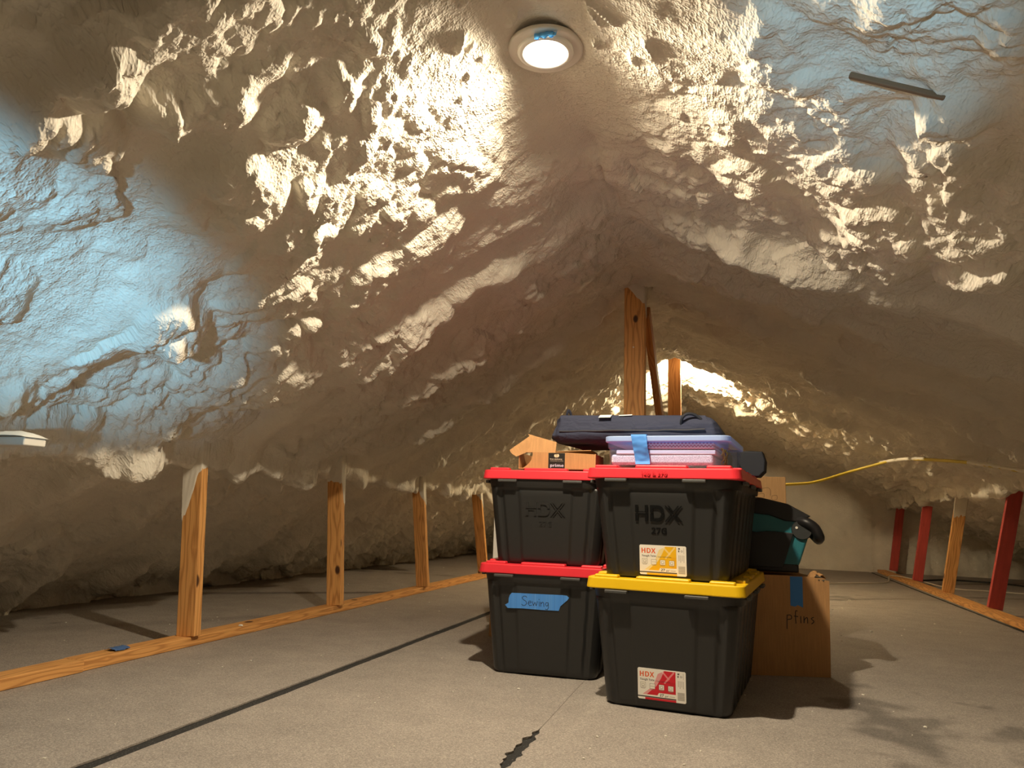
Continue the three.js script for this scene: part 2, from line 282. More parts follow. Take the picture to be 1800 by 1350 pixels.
// end wall at the far gable, foam over studs and sheathing
{
  const g = gridMesh(230, 80, (a, b) => {
    const x = lerp(-3.95, 3.95, a), y = lerp(-0.02, 2.1, b);
    let h = 0.04 * fbm(x * 2.2, y * 2.2, 4, 401) + 0.030 * Math.abs(noise(x * 9, y * 9, 403)) * smooth(0.2, -0.3, noise(x * 0.9, y * 1.4, 404) - 0.1);
    const st = ((x + 0.17) / 0.61) - Math.round((x + 0.17) / 0.61); h -= 0.022 * Math.exp(-((((st * 0.61) / 0.016)) ** 2));
    h += smooth(0.22, 0.0, y) * 0.03 * fbm(x * 5, y * 5, 3, 405);
    return [x, y, -10.2 + h, x, y];
  });
  const back = box(8.2, 2.6, 0.15, 0, 1.0, -10.42, 0.002, 1); boxUV(back);
  struct('wall_back', mergeGeometries([mergeVertices(g).toNonIndexed(), back.index ? back.toNonIndexed() : back]), FOAM);
}
struct('wall_front', boxUV(box(8.2, 2.6, 0.15, 0, 1.0, 1.62, 0.002, 1)), FOAM_THIN);
struct('wall_left', boxUV(box(0.15, 0.5, 12.3, -4.03, 0.1, -4.4, 0.002, 1)), FOAM_THIN);
struct('wall_right', boxUV(box(0.15, 0.5, 12.3, 4.03, 0.1, -4.4, 0.002, 1)), FOAM_THIN);

// ---------------------------------------------------------------- lamps
{
  const [x, y, z] = LAMP.pos;
  const t = thing('ceiling_lamp', 'round white recessed ceiling lamp glowing at the near ridge above the totes', 'ceiling lamp', [x, y, z]);
  const ring = (pts) => new THREE.LatheGeometry(pts.map(p => new THREE.Vector2(...p)), 64);
  part('mounting_pan', ring([[0.070, 0.030], [0.070, 0.0225], [0.100, 0.0205], [0.1055, 0.0235], [0.1055, 0.032], [0.1, 0.036]]), METAL_WHITE, t);
  part('trim_ring', ring([[0.0615, 0.030], [0.0615, 0.014], [0.066, 0.0105], [0.076, 0.0125], [0.079, 0.018], [0.0785, 0.0235]]), std({ color: rgb(0.86, 0.84, 0.78), roughness: 0.35 }), t);
  part('reflector', ring([[0.0, 0.062], [0.045, 0.062], [0.056, 0.045], [0.0618, 0.016]]), std({ color: rgb(0.8, 0.78, 0.72), roughness: 0.3, side: THREE.DoubleSide }), t);
  const glow = std({ color: rgb(0.9, 0.88, 0.8), emissive: rgb(1, 0.9, 0.72), emissiveIntensity: 14, roughness: 0.4 });
  part('bulb', ring([[0.0, 0.010], [0.025, 0.0115], [0.044, 0.017], [0.052, 0.026], [0.050, 0.04], [0.03, 0.055], [0.018, 0.061], [0, 0.0615]].map(p => [p[0], p[1]])), glow, t);
  const L = new THREE.SpotLight(rgb(...LAMP.color), LAMP.power, 0, Math.PI / 2, 0.5, 2);
  L.position.set(0, -0.002, 0); L.target.position.set(0, -1, 0); L.castShadow = true; L.shadow.radius = 1.2; L.shadow.mapSize.set(2048, 2048); t.add(L, L.target); L.name = 'lamp_light'; L.target.name = 'lamp_aim';
  // foam strand pulled over the pan and the piece of blue tape on its near edge
  const tp = gridMesh(18, 10, (a, b) => [x + 0.022 + (a - 0.5) * 0.066 * (1 - 0.25 * b), y + 0.022 - 0.030 * Math.sin(b * 1.9) + 0.004 * noise(a * 4, b * 3, 5), z + 0.082 + 0.034 * b - 0.014 * b * b + 0.006 * noise(a * 5, b * 2, 6)]);
  tagMesh('tape_piece', tp, new THREE.MeshPhysicalMaterial({ color: rgb(0.10, 0.42, 0.85), transmission: 0.45, roughness: 0.9, thickness: 0, side: THREE.DoubleSide }), 'small bright blue tape piece stuck at the near edge of the glowing ceiling lamp', 'tape');
}
{
  const [x, y, z] = FAR_BULB.pos;
  const t = thing('bare_bulb', 'small bare glowing bulb far back at the ridge beside the distant post', 'light bulb', [x, y, z]);
  part('socket', new THREE.LatheGeometry([[0.0, 0.085], [0.045, 0.085], [0.045, 0.072], [0.022, 0.066], [0.02, 0.034], [0, 0.034]].map(p => new THREE.Vector2(...p)), 32), METAL_WHITE, t);
  part('bulb', new THREE.LatheGeometry([[0.0, -0.034], [0.02, -0.031], [0.03, -0.018], [0.031, -0.004], [0.024, 0.014], [0.014, 0.03], [0.0, 0.034]].map(p => new THREE.Vector2(...p)), 32), std({ color: rgb(0.9, 0.88, 0.8), emissive: rgb(1, 0.86, 0.6), emissiveIntensity: 20, roughness: 0.4 }), t);
  const L = new THREE.PointLight(rgb(...FAR_BULB.color), FAR_BULB.power, 0, 2); L.castShadow = true; L.shadow.radius = 1.5; L.name = 'bulb_light'; t.add(L);
}
WORK_LIGHTS.forEach((w, i) => {
  const t = thing('work_light', ['cool LED work light on a floor stand, aimed at the left roof slope', 'cool LED work light on a floor stand, aimed at the right roof slope'][i], 'work light', [w.pos[0], 0, w.pos[2]]);
  const aim = new THREE.Vector3(...w.at).sub(new THREE.Vector3(...w.pos)).normalize();
  part('stand', [box(0.14, 0.012, 0.012, 0, 0.006, -0.05), box(0.14, 0.012, 0.012, 0, 0.006, 0.05), box(0.012, 0.012, 0.11, -0.06, 0.008, 0), box(0.012, 0.012, 0.11, 0.06, 0.008, 0), box(0.014, w.pos[1] - 0.06, 0.014, 0, (w.pos[1] - 0.06) / 2, 0.05)], DARK_PLASTIC, t);
  const h = new THREE.Group(); h.name = numbered('head'); h.position.set(0, w.pos[1], 0); h.quaternion.setFromUnitVectors(new THREE.Vector3(0, 0, 1), aim); t.add(h);
  part('housing', box(0.12, 0.09, 0.04, 0, 0, -0.03, 0.008), DARK_PLASTIC, h);
  part('lamp_glass', box(0.10, 0.07, 0.004, 0, 0, -0.008, 0.002), std({ color: rgb(0.7, 0.8, 0.9), emissive: rgb(...w.color), emissiveIntensity: 3, roughness: 0.4 }), h);
  const L = new THREE.SpotLight(rgb(...w.color), w.power, 0, w.angle * Math.PI / 180, 0.9, 2);
  L.position.set(0, 0, 0.004); L.target.position.set(0, 0, 1); L.castShadow = true; L.shadow.radius = 2.5; L.name = numbered('work_lamp'); L.target.name = numbered('work_aim'); h.add(L, L.target);
});

// ---------------------------------------------------------------- lumber
function lumber(w, h, d, bevel = 0.003, seed = 0) { const g = new RoundedBoxGeometry(w, h, d, 1, bevel); return boxUV(g, hash2(seed, 1, 9) * 3, hash2(seed, 2, 9) * 3); }
function spraySleeve(w, d, top, drops, seed, lean) { // foam on the head of a stud; drops[4] = how far it runs down at the corners (-x+z, +x+z, +x-z, -x-z)
  const n = 48, m = 14;
  return gridMesh(n, m, (a, b) => {
    const q = (a * 4) % 4, side = Math.floor(q) % 4, f = q - Math.floor(q), cs = [[-1, 1], [1, 1], [1, -1], [-1, -1]];
    const c0 = cs[side], c1 = cs[(side + 1) % 4]; const dr = lerp(drops[side], drops[(side + 1) % 4], f * f * (3 - 2 * f)) * (1 + 0.10 * noise(a * 24, seed, 500));
    const t = 1.0 - b, off = (0.0015 + 0.006 * Math.pow(t, 1.5)) * (1 + 0.5 * noise(a * 20, b * 5, 501 + seed)) + (b > 0.98 ? -0.0022 : 0);
    let x = lerp(c0[0], c1[0], f) * w / 2, z = lerp(c0[1], c1[1], f) * d / 2; const l = Math.hypot(x / w, z / d) || 1;
    x += Math.sign(x) * off * (Math.abs(x) > w / 2 * 0.98 ? 1 : 0.2); z += Math.sign(z) * off * (Math.abs(z) > d / 2 * 0.98 ? 1 : 0.2);
    return [x, top + 0.05 - b * (dr + 0.05), z, a, b];
  }, true);
}
function stud(name, label, group, base, lean, height, mat, drops, seed, along = true) {
  const t = thing(name, label, 'stud', base, 0, group); t.rotation.z = lean;
  const g = lumber(0.088, height, 0.040, 0.003, seed); g.translate(0, height / 2, 0);
  part('board', g, mat, t);
  if (drops) part('foam_overspray', spraySleeve(0.088, 0.040, height - 0.06, drops, seed), FOAM_THIN, t);
  return t;
}
// knee wall on the left: two lengths of bottom plate, four studs leaning out
const plate = (name, label, x, z0, z1, mat, seed, w = 0.089, h = 0.037, turn = 0) => {
  const g = lumber(w, Math.abs(z1 - z0), h, 0.003, seed); g.rotateX(-Math.PI / 2); // length along z
  const m = tagMesh(name, g, mat, label, 'wood plate'); m.position.set(x, h / 2 + 0.0005, (z0 + z1) / 2); m.rotation.y = turn; return m;
};
plate('bottom_plate', 'short near length of pine bottom plate on the left, ending at the butt joint', -2.157, 0.4, -2.105, woodMats[0], 1);
plate('bottom_plate', 'long pine bottom plate on the left carrying the row of natural studs', -2.152, -2.109, -8.6, woodMats[1], 2, 0.089, 0.037, -0.004);
stud('wall_stud', 'nearest pine stud of the left knee wall, two dark knots, foam on its head', null, [-2.145, 0.038, -2.645], 0.068, 0.86, woodMats[1], [0.34, 0.13, 0.12, 0.24], 3);
stud('wall_stud', 'second natural pine stud of the left knee wall, with a knot on its edge', null, [-2.135, 0.038, -3.80], 0.072, 0.86, woodMats[2], [0.12, 0.13, 0.26, 0.16], 4);
stud('wall_stud', 'third natural pine stud of the left knee wall, foam running down its right edge', null, [-2.125, 0.038, -5.00], 0.105, 0.92, woodMats[0], [0.09, 0.26, 0.3, 0.16], 5);
stud('wall_stud', 'farthest natural pine stud of the left knee wall, just left of the stacked totes', null, [-2.135, 0.038, -6.36], 0.13, 0.88, woodMats[1], [0.08, 0.18, 0.26, 0.16], 6);
// knee wall on the right
plate('bottom_plate', 'pine bottom plate on the right under the red and natural studs', 1.652, -3.2, -10.15, woodMats[0], 7, 0.095, 0.037, -0.012);
const rs = (label, x, z, lean, hgt, mat, drops, seed) => stud('wall_stud', label, null, [x, 0.038, z], lean, hgt, mat, drops, seed);
rs('nearest red painted stud of the right knee wall, cut by the picture edge', 1.684, -5.96, -0.222, 1.0, RED_PAINT, [0.16, 0.10, 0.12, 0.16], 8);
rs('natural brown stud of the right knee wall between two red studs', 1.694, -7.18, -0.19, 0.97, woodMats[2], [0.29, 0.26, 0.2, 0.2], 9);
rs('second red painted stud of the right knee wall, left of the natural one', 1.724, -8.42, -0.175, 0.92, RED_PAINT, [0.12, 0.11, 0.15, 0.15], 10);
rs('farthest and darkest red stud of the right knee wall, near the end wall', 1.80, -10.02, -0.15, 0.9, RED_PAINT, null, 11);
// posts under the ridge
{
  const post = thing('ridge_post', 'thick pine post rising behind the navy bag to the ridge, foam on its head', 'post', [-0.512, 0.001, -4.0]);
  const g = lumber(0.110, 1.90, 0.089, 0.003, 12); g.translate(0, 0.95, 0); part('board', g, woodMats[2], post);
  part('foam_overspray', spraySleeve(0.110, 0.089, 1.86, [0.03, 0.13, 0.2, 0.1], 13), FOAM_THIN, post);
  const nail = new THREE.CylinderGeometry(0.004, 0.004, 0.006, 10); nail.rotateX(Math.PI / 2); nail.translate(-0.004, 1.485, 0.046); part('nail_head', nail, METAL_WHITE, post);
  const p2 = lumber(0.102, 1.90, 0.089, 0.003, 14); p2.translate(0, 0.95, 0);
  const o = tagMesh('ridge_post', p2, woodOld, 'distant darker post beside the far glowing bulb', 'post'); o.position.set(-0.462, 0.001, -6.15);
  const A = new THREE.Vector3(-0.462, 1.72, -4.08), B = new THREE.Vector3(-0.39, 0.03, -5.9), br = lumber(0.040, A.distanceTo(B), 0.089, 0.003, 15);
  const b = tagMesh('diagonal_brace', br, woodOld, 'dark slanting wood brace behind the thick pine post', 'brace'); b.position.copy(A).lerp(B, 0.5); b.quaternion.setFromUnitVectors(new THREE.Vector3(0, 1, 0), A.clone().sub(B).normalize());
}
// foam-covered board end sticking out at the left edge
{
  const t = thing('board_end', 'foam-covered board end jutting from the roof at the left picture edge', 'board', [-2.05, 0.742, -1.64]);
  t.scale.setScalar(0.72);
  const g = box(0.36, 0.034, 0.10, 0, -0.014, 0, 0.006, 2); boxUV(g); part('board', g, FOAM_THIN, t);
  const f = gridMesh(40, 14, (a, b) => { const e = Math.pow(Math.sin(Math.PI * clamp(b, 0.02, 0.98)), 0.5) * (1 - Math.pow(a, 14)); return [lerp(-0.185, 0.188, a), 0.002 + 0.026 * e + 0.004 * e * noise(a * 12, b * 4, 511), lerp(-0.055, 0.058, b), a * 0.4, b * 0.1]; }, true);
  part('foam_coat', f, FOAM_THIN, t);
}

// ---------------------------------------------------------------- storage totes
const font = await new FontLoader().loadAsync('fonts/droid/droid_sans_bold.typeface.json');
const text = (s, size, depth) => { const g = new TextGeometry(s, { font, size, depth, curveSegments: 4, bevelEnabled: false }); g.computeBoundingBox(); const b = g.boundingBox; g.translate(-(b.max.x + b.min.x) / 2, -(b.max.y + b.min.y) / 2, 0); return g; };
const TW = 0.491, TL = 0.75;
function roundRect(hw, hl, r, n = 10) { // outline points with outward normals, from the front right going round
  const pts = []; const cs = [[1, 1, 0], [-1, 1, 1], [-1, -1, 2], [1, -1, 3]];
  for (const [sx, sz, k] of cs) for (let i = 0; i <= n; i++) { const a = (k + i / n) * Math.PI / 2; pts.push([sx * (hw - r) + r * Math.cos(a), sz * (hl - r) + r * Math.sin(a)]); }
  return pts;
}
function toteBody(H) {
  // outline sampled by side so that the ribs can be pressed into it
  const groove = (u) => { const a = Math.abs(u); let o = 0; o += 0.0055 * smooth(0.475, 0.435, a); o -= 0.0065 * smooth(0.725, 0.75, a) * smooth(0.845, 0.82, a); o += 0.001 * smooth(0.82, 0.86, a); return o; };
  const grooveS = (u) => { let o = 0; for (const c of [-0.8, -0.48, -0.16, 0.16, 0.48, 0.8]) o -= 0.006 * smooth(0.075, 0.045, Math.abs(u - c)); return o; };
  const M = 420, levels = [[0, -0.012], [0.004, -0.005], [0.012, 0]]; for (let i = 1; i <= 22; i++) levels.push([lerp(0.012, H - 0.034, i / 22), 0]);
  levels.push([H - 0.033, 0.010], [H - 0.004, 0.0115], [H, 0.010]);
  const ring = (y, off) => {
    const t = y / H, hw = lerp(0.1925, 0.2275, t), hl = lerp(0.325, 0.357, t), r = lerp(0.045, 0.05, t), rim = off > 0.009;
    const rr = rim ? 0.085 : r, straightX = 2 * (hw - rr), straightZ = 2 * (hl - rr), arc = rr * Math.PI / 2, per = 2 * (straightX + straightZ) + 4 * arc, out = [];
    const fade = smooth(0.0, 0.02, y) * smooth(H - 0.02, H - 0.06, y) * (rim ? 0 : 1);
    for (let i = 0; i < M; i++) {
      let p = per * i / M, x, z, nx, nz;
      const segs = [straightX, arc, straightZ, arc, straightX, arc, straightZ, arc]; let s = 0; while (p > segs[s] && s < 7) { p -= segs[s]; s++; }
      if (s === 0) { x = -straightX / 2 + p; z = hl; nx = 0; nz = 1; } else if (s === 4) { x = straightX / 2 - p; z = -hl; nx = 0; nz = -1; }
      else if (s === 2) { x = hw; z = straightZ / 2 - p; nx = 1; nz = 0; } else if (s === 6) { x = -hw; z = -straightZ / 2 + p; nx = -1; nz = 0; }
      else { const q = { 1: [1, 1, Math.PI / 2], 3: [1, -1, 0], 5: [-1, -1, -Math.PI / 2], 7: [-1, 1, Math.PI] }[s], a = q[2] - p / rr; nx = Math.cos(a); nz = Math.sin(a); x = q[0] * (hw - rr) + rr * nx; z = q[1] * (hl - rr) + rr * nz; }
      let o = off; if (Math.abs(nz) > 0.9) o += fade * groove(x / hw); else if (Math.abs(nx) > 0.9) o += fade * grooveS(z / hl);
      out.push([x + nx * o, y, z + nz * o]);
    }
    return out;
  };
  const rings = levels.map(l => ring(...l)), P = [], I = [];
  rings.forEach(r => r.forEach(p => P.push(...p)));
  for (let j = 0; j < rings.length - 1; j++) for (let i = 0; i < M; i++) { const a = j * M + i, b = j * M + (i + 1) % M, c = a + M, d = b + M; I.push(a, b, c, b, d, c); }
  for (const [j, f] of [[0, 1], [rings.length - 1, 0]]) { const y = levels[j][0]; P.push(0, y, 0); const c = P.length / 3 - 1; for (let i = 0; i < M; i++) { const a = j * M + i, b = j * M + (i + 1) % M; f ? I.push(c, b, a) : I.push(c, a, b); } }
  const g = new THREE.BufferGeometry(); g.setAttribute('position', new THREE.Float32BufferAttribute(P, 3)); g.setIndex(I); g.computeVertexNormals(); return g;
}
function toteLid() {
  const s = new THREE.Shape(roundRect(TW / 2 - 0.008, TL / 2 - 0.008, 0.026, 8).map(p => new THREE.Vector2(...p)));
  for (const sx of [1, -1]) for (const sz of [1, -1]) { const h = new THREE.Path(); h.absellipse(sx * (TW / 2 - 0.0195), sz * (TL / 2 - 0.0195), 0.0065, 0.0065, 0, Math.PI * 2, true); s.holes.push(h); }
  const g = new THREE.ExtrudeGeometry(s, { depth: 0.026, bevelEnabled: true, bevelThickness: 0.004, bevelSize: 0.004, bevelSegments: 3, curveSegments: 8 });
  g.rotateX(-Math.PI / 2); g.translate(0, 0.004, 0); // bottom at 0, top at 0.034
  const p = g.attributes.position; for (let i = 0; i < p.count; i++) { const k = 1 + 0.018 * (1 - p.getY(i) / 0.034) * 1, kz = 1 + 0.012 * (1 - p.getY(i) / 0.034); if (Math.hypot(Math.abs(p.getX(i)) - (TW / 2 - 0.0195), Math.abs(p.getZ(i)) - (TL / 2 - 0.0195)) > 0.008) p.setXYZ(i, p.getX(i) * k, p.getY(i), p.getZ(i) * kz); }
  g.computeVertexNormals();
  const L = [g], pad = (w, d, x, z) => L.push(box(w, 0.018, d, x, 0.034, z, 0.005, 3));
  for (const sz of [1, -1]) { pad(0.165, 0.036, 0.0, sz * (TL / 2 - 0.026)); for (const sx of [1, -1]) pad(0.075, 0.036, sx * 0.178, sz * (TL / 2 - 0.026)); }
  for (const sx of [1, -1]) for (const z of [-0.2, 0, 0.2]) pad(0.030, 0.12, sx * (TW / 2 - 0.026), z);
  return merge(L);
}
function hdxLetters(hgt, depth) { // block letters with a slit through H and D and doubled strokes in the X
  const s = hgt, L = [], bx = (x0, y0, x1, y1) => { const g = new THREE.BoxGeometry((x1 - x0) * s, (y1 - y0) * s, depth); g.translate((x0 + x1) / 2 * s, (y0 + y1) / 2 * s, 0); L.push(g); };
  for (const [y0, y1, c0, c1] of [[0, 0.455, 0.405, 0.455], [0.545, 1, 0.545, 0.595]]) { bx(0, y0, 0.19, y1); bx(0.62, y0, 0.81, y1); bx(0.19, Math.min(c0, c1), 0.62, Math.max(c0, c1)); }
  for (const up of [0, 1]) { const q = new THREE.Shape(), y = v => (up ? 1 - v : v) * s, X = v => (0.95 + v) * s; q.moveTo(X(0), y(0)); q.lineTo(X(0.45), y(0)); q.bezierCurveTo(X(0.74), y(0), X(0.88), y(0.17), X(0.89), y(0.455)); q.lineTo(X(0.69), y(0.455)); q.bezierCurveTo(X(0.68), y(0.28), X(0.6), y(0.19), X(0.42), y(0.19)); q.lineTo(X(0.19), y(0.19)); q.lineTo(X(0.19), y(0.455)); q.lineTo(X(0), y(0.455)); q.closePath(); const g = new THREE.ExtrudeGeometry(q, { depth, bevelEnabled: false, curveSegments: 8 }); g.translate(0, 0, -depth / 2); L.push(g); }
  const stroke = (x0, y0, x1, y1, w) => { const q = new THREE.Shape([[x0, y0], [x0 + w, y0], [x1 + w, y1], [x1, y1]].map(p => new THREE.Vector2((1.86 + p[0]) * s, p[1] * s))); const g = new THREE.ExtrudeGeometry(q, { depth, bevelEnabled: false }); g.translate(0, 0, -depth / 2); L.push(g); };
  stroke(0.0, 1, 0.40, 0.5, 0.09); stroke(0.0, 0, 0.40, 0.5, 0.09); stroke(0.19, 1, 0.505, 0.6, 0.09); stroke(0.19, 0, 0.505, 0.4, 0.09);
  stroke(0.61, 0.5, 1.02, 1, 0.09); stroke(0.61, 0.5, 1.02, 0, 0.09); stroke(0.505, 0.6, 0.82, 1, 0.09); stroke(0.505, 0.4, 0.82, 0, 0.09);
  const g = merge(L); g.translate(-1.48 * s, -0.5 * s, 0); return g;
}
const labelTex = (main, deep) => canvasTex(592, 392, (c, w, h) => {
  c.fillStyle = '#f4efe4'; c.fillRect(0, 0, w, h);
  c.fillStyle = main; c.beginPath(); c.moveTo(330, 14); c.lineTo(468, 14); c.lineTo(468, 330); c.lineTo(110, 330); c.lineTo(235, 210); c.lineTo(290, 110); c.closePath(); c.fill();
  c.globalAlpha = 0.35; c.beginPath(); c.moveTo(250, 60); c.lineTo(330, 14); c.lineTo(330, 330); c.lineTo(60, 330); c.lineTo(190, 220); c.closePath(); c.fill(); c.globalAlpha = 1;
  c.fillStyle = deep; c.globalAlpha = 0.55; c.fillRect(400, 150, 68, 150); c.globalAlpha = 1;
  c.strokeStyle = 'rgba(255,240,225,0.55)'; c.lineWidth = 20; c.beginPath(); c.moveTo(300, 20); c.lineTo(390, 120); c.moveTo(450, 20); c.lineTo(330, 170); c.stroke();
  c.fillStyle = '#e8602c'; c.font = 'bold 92px sans-serif'; c.fillText('HDX', 18, 108);
  c.fillStyle = '#39322c'; c.font = 'bold 34px sans-serif'; c.fillText('Tough Tote', 28, 156); c.font = '26px sans-serif'; c.fillText('| Caja resistente', 212, 160);
  [[34, 182], [150, 190], [262, 192], [376, 196]].forEach(([x, y], i) => { c.fillStyle = '#f6f0e2'; c.fillRect(x, y, 64, 64); c.strokeStyle = '#6a6055'; c.lineWidth = 3; c.strokeRect(x, y, 64, 64); c.beginPath(); if (i === 1) { c.moveTo(x + 6, y + 32); c.lineTo(x + 58, y + 32); } else { c.rect(x + 16, y + 18, 30, 26); c.moveTo(x + 14, y + 52); c.lineTo(x + 50, y + 52); } c.stroke(); c.fillStyle = '#8a7d70'; c.fillRect(x + 4, y + 72, 54, 5); });
  c.fillStyle = '#f6f0e2'; c.beginPath(); c.moveTo(262, 296); c.lineTo(470, 296); c.lineTo(470, 346); c.lineTo(232, 346); c.closePath(); c.fill();
  c.fillStyle = '#2d2925'; c.font = 'bold 46px sans-serif'; c.fillText('27', 270, 338); c.font = 'italic 30px sans-serif'; c.fillText('gal', 334, 338); c.fillStyle = '#8a8072'; c.fillRect(390, 326, 66, 5);
  c.fillStyle = '#2a2622'; c.fillRect(0, 350, 472, 14); c.fillStyle = main; c.fillRect(90, 366, 382, 26);
  c.fillStyle = '#f4efe4'; c.fillRect(474, 0, 118, 392);
  c.fillStyle = '#b8aea0'; for (let i = 0; i < 4; i++) c.fillRect(498 + i * 20, 118, 7, 74 + (i % 2) * 20); c.fillRect(560, 20, 5, 80);
  c.fillStyle = '#5c564e'; c.fillRect(492, 24, 22, 20); c.fillRect(492, 54, 14, 24); c.beginPath(); c.arc(536, 66, 10, 0, 7); c.lineWidth = 4; c.strokeStyle = '#5c564e'; c.stroke();
  for (let i = 0; i < 16; i++) { c.fillStyle = i % 3 ? '#7f786d' : '#b9b0a2'; c.fillRect(490, 262 + i * 6.4, 84, i % 2 ? 3 : 4.6); }
});
const LABEL_YELLOW = std({ map: labelTex('#f4bd18', '#eda908'), roughness: 0.45 }), LABEL_RED = std({ map: labelTex('#d81b2e', '#c20f20'), roughness: 0.45 });
function flatShape(pts, depth, curve = 6) { // thin sheet cut to an outline in the xy plane with 0..1 uv over its box
  const s = new THREE.Shape(pts.map(p => new THREE.Vector2(...p))); const g = new THREE.ExtrudeGeometry(s, { depth, bevelEnabled: false, curveSegments: curve }); g.computeBoundingBox(); const b = g.boundingBox, p = g.attributes.position, uv = g.attributes.uv;
  for (let i = 0; i < p.count; i++) uv.setXY(i, (p.getX(i) - b.min.x) / (b.max.x - b.min.x), (p.getY(i) - b.min.y) / (b.max.y - b.min.y)); return g;
}
const lidGeo = toteLid();
function tote(label, pos, turn, H, lidMat, opt = {}) {
  const t = thing('storage_tote', label, 'storage tote', pos, turn);
  part('tote_body', boxUV(toteBody(H + 0.004)), BLACK, t);
  const lid = part('lid', lidGeo, lidMat, t); lid.position.y = H; lid.userData.label = opt.lidName;
  const lean = Math.atan2(0.032, H);              // the front leans out towards its top
  const onFront = (m, x, y, dz = 0.0065) => { m.position.set(x, y, lerp(0.325, 0.357, y / (H + 0.004)) + dz); m.rotation.x = lean; return m; };
  for (const x of [-0.142, 0.105]) { const b = part('rim_tab', box(0.072, 0.010, 0.016, x, H - 0.0065, 0.379, 0.003), TAB, t); }
  for (const z of [0.26, 0.02, -0.22]) for (const s of [1, -1]) part('rim_tab', box(0.014, 0.012, 0.07, s * 0.246, H - 0.0075, z, 0.003), TAB, t);
  if (opt.letters) { const l = part('brand_lettering', hdxLetters(0.050, 0.0016), opt.faint ? FAINT : BLACK_LETTER, t); onFront(l, opt.lx ?? -0.012, H * 0.655, 0.0084);
    const n = part('size_lettering', text('27G', 0.020, 0.0014), opt.faint ? FAINT : BLACK_LETTER, t); onFront(n, opt.lx ?? -0.012, H * 0.655 - 0.054, 0.0058); }
  if (opt.lidText) { const l = part('lid_lettering', text('14G & 27G', 0.0125, 0.0012), RED_LETTER, t); l.position.set(-0.02, H + 0.016, TL / 2 * 1.0065 - 0.0005); }
  if (opt.sticker) { const g = flatShape([[-0.07, -0.046], [0.07, -0.046], [0.073, -0.043], [0.073, 0.043], [0.07, 0.046], [-0.07, 0.046], [-0.073, 0.043], [-0.073, -0.043]], 0.0006); onFront(part('product_label', g, opt.sticker, t), opt.sx ?? -0.008, opt.sy, 0.0062); }
  return { t, onFront };
}
const RTURN = -0.109, LTURN = 0.023;
const RP = [-0.178, 0.0005, -2.736], LP = [-0.682, 0.0005, -3.045];
tote('black yellow-lidded tote with red label, bottom of right stack', RP, RTURN, 0.352, YELLOW, { sticker: LABEL_RED, sy: 0.077, lidName: 'yellow lid' });
tote('black red-lidded tote with large letters and yellow label, top of right stack', [RP[0] - 0.003, 0.3865, RP[2] - 0.004], RTURN - 0.004, 0.3115, RED, { letters: true, sticker: LABEL_YELLOW, sy: 0.060, sx: 0.0, lx: -0.010, lidName: 'red lid', lidText: true });
const lowL = tote('black red-lidded tote with handwritten blue tape, bottom of left stack', LP, LTURN, 0.356, RED, { lidName: 'red lid' });
tote('black red-lidded tote with faint letters, top of left stack under open carton', [LP[0], 0.3905, LP[2] - 0.006], LTURN, 0.311, RED, { letters: true, faint: true, lx: 0.0, lidName: 'red lid' });
{ // torn painter's tape with handwriting
  const tex = canvasTex(512, 120, (c, w, h) => {
    c.fillStyle = '#4a8fe0'; c.fillRect(0, 0, w, h);
    for (let i = 0; i < 60; i++) { c.fillStyle = `rgba(${i % 2 ? '255,255,255' : '20,50,120'},0.05)`; c.fillRect(hash2(i, 1, 3) * w, 0, 3 + 6 * hash2(i, 2, 3), h); }
    c.strokeStyle = '#16223f'; c.lineWidth = 4.2; c.lineCap = 'round'; c.lineJoin = 'round';
    const line = pts => { c.beginPath(); pts.forEach((p, i) => i ? c.lineTo(p[0], p[1]) : c.moveTo(p[0], p[1])); c.stroke(); };
    line([[176, 32], [166, 24], [148, 26], [138, 40], [150, 52], [168, 60], [176, 76], [164, 92], [144, 94], [136, 86]]);   // S
    line([[188, 74], [212, 70], [208, 58], [194, 60], [188, 78], [198, 92], [216, 88]]);                                      // e
    line([[222, 60], [230, 90], [242, 66], [252, 90], [262, 58]]);                                                            // w
    line([[276, 60], [278, 92]]); line([[274, 42], [276, 44]]);                                                               // i
    line([[290, 92], [288, 60], [292, 72], [304, 60], [312, 66], [314, 92]]);                                                  // n
    line([[346, 62], [332, 62], [326, 76], [336, 88], [346, 80], [348, 62], [350, 100], [340, 114], [326, 110]]);             // g
  });
  const o = [[-0.093, 0.024], [0.094, 0.027], [0.112, 0.026], [0.120, 0.019], [0.114, 0.010], [0.098, -0.004], [0.088, -0.013], [0.083, -0.029], [0.02, -0.030], [-0.05, -0.029], [-0.108, -0.031], [-0.118, -0.020], [-0.105, -0.012], [-0.104, 0.004], [-0.100, 0.016]];
  const m = part('tape_strip', flatShape(o, 0.0007), std({ map: tex, roughness: 0.6 }), lowL.t); m.userData.label = 'torn blue tape with handwritten Sewing'; lowL.onFront(m, -0.022, 0.264, 0.0075);
}

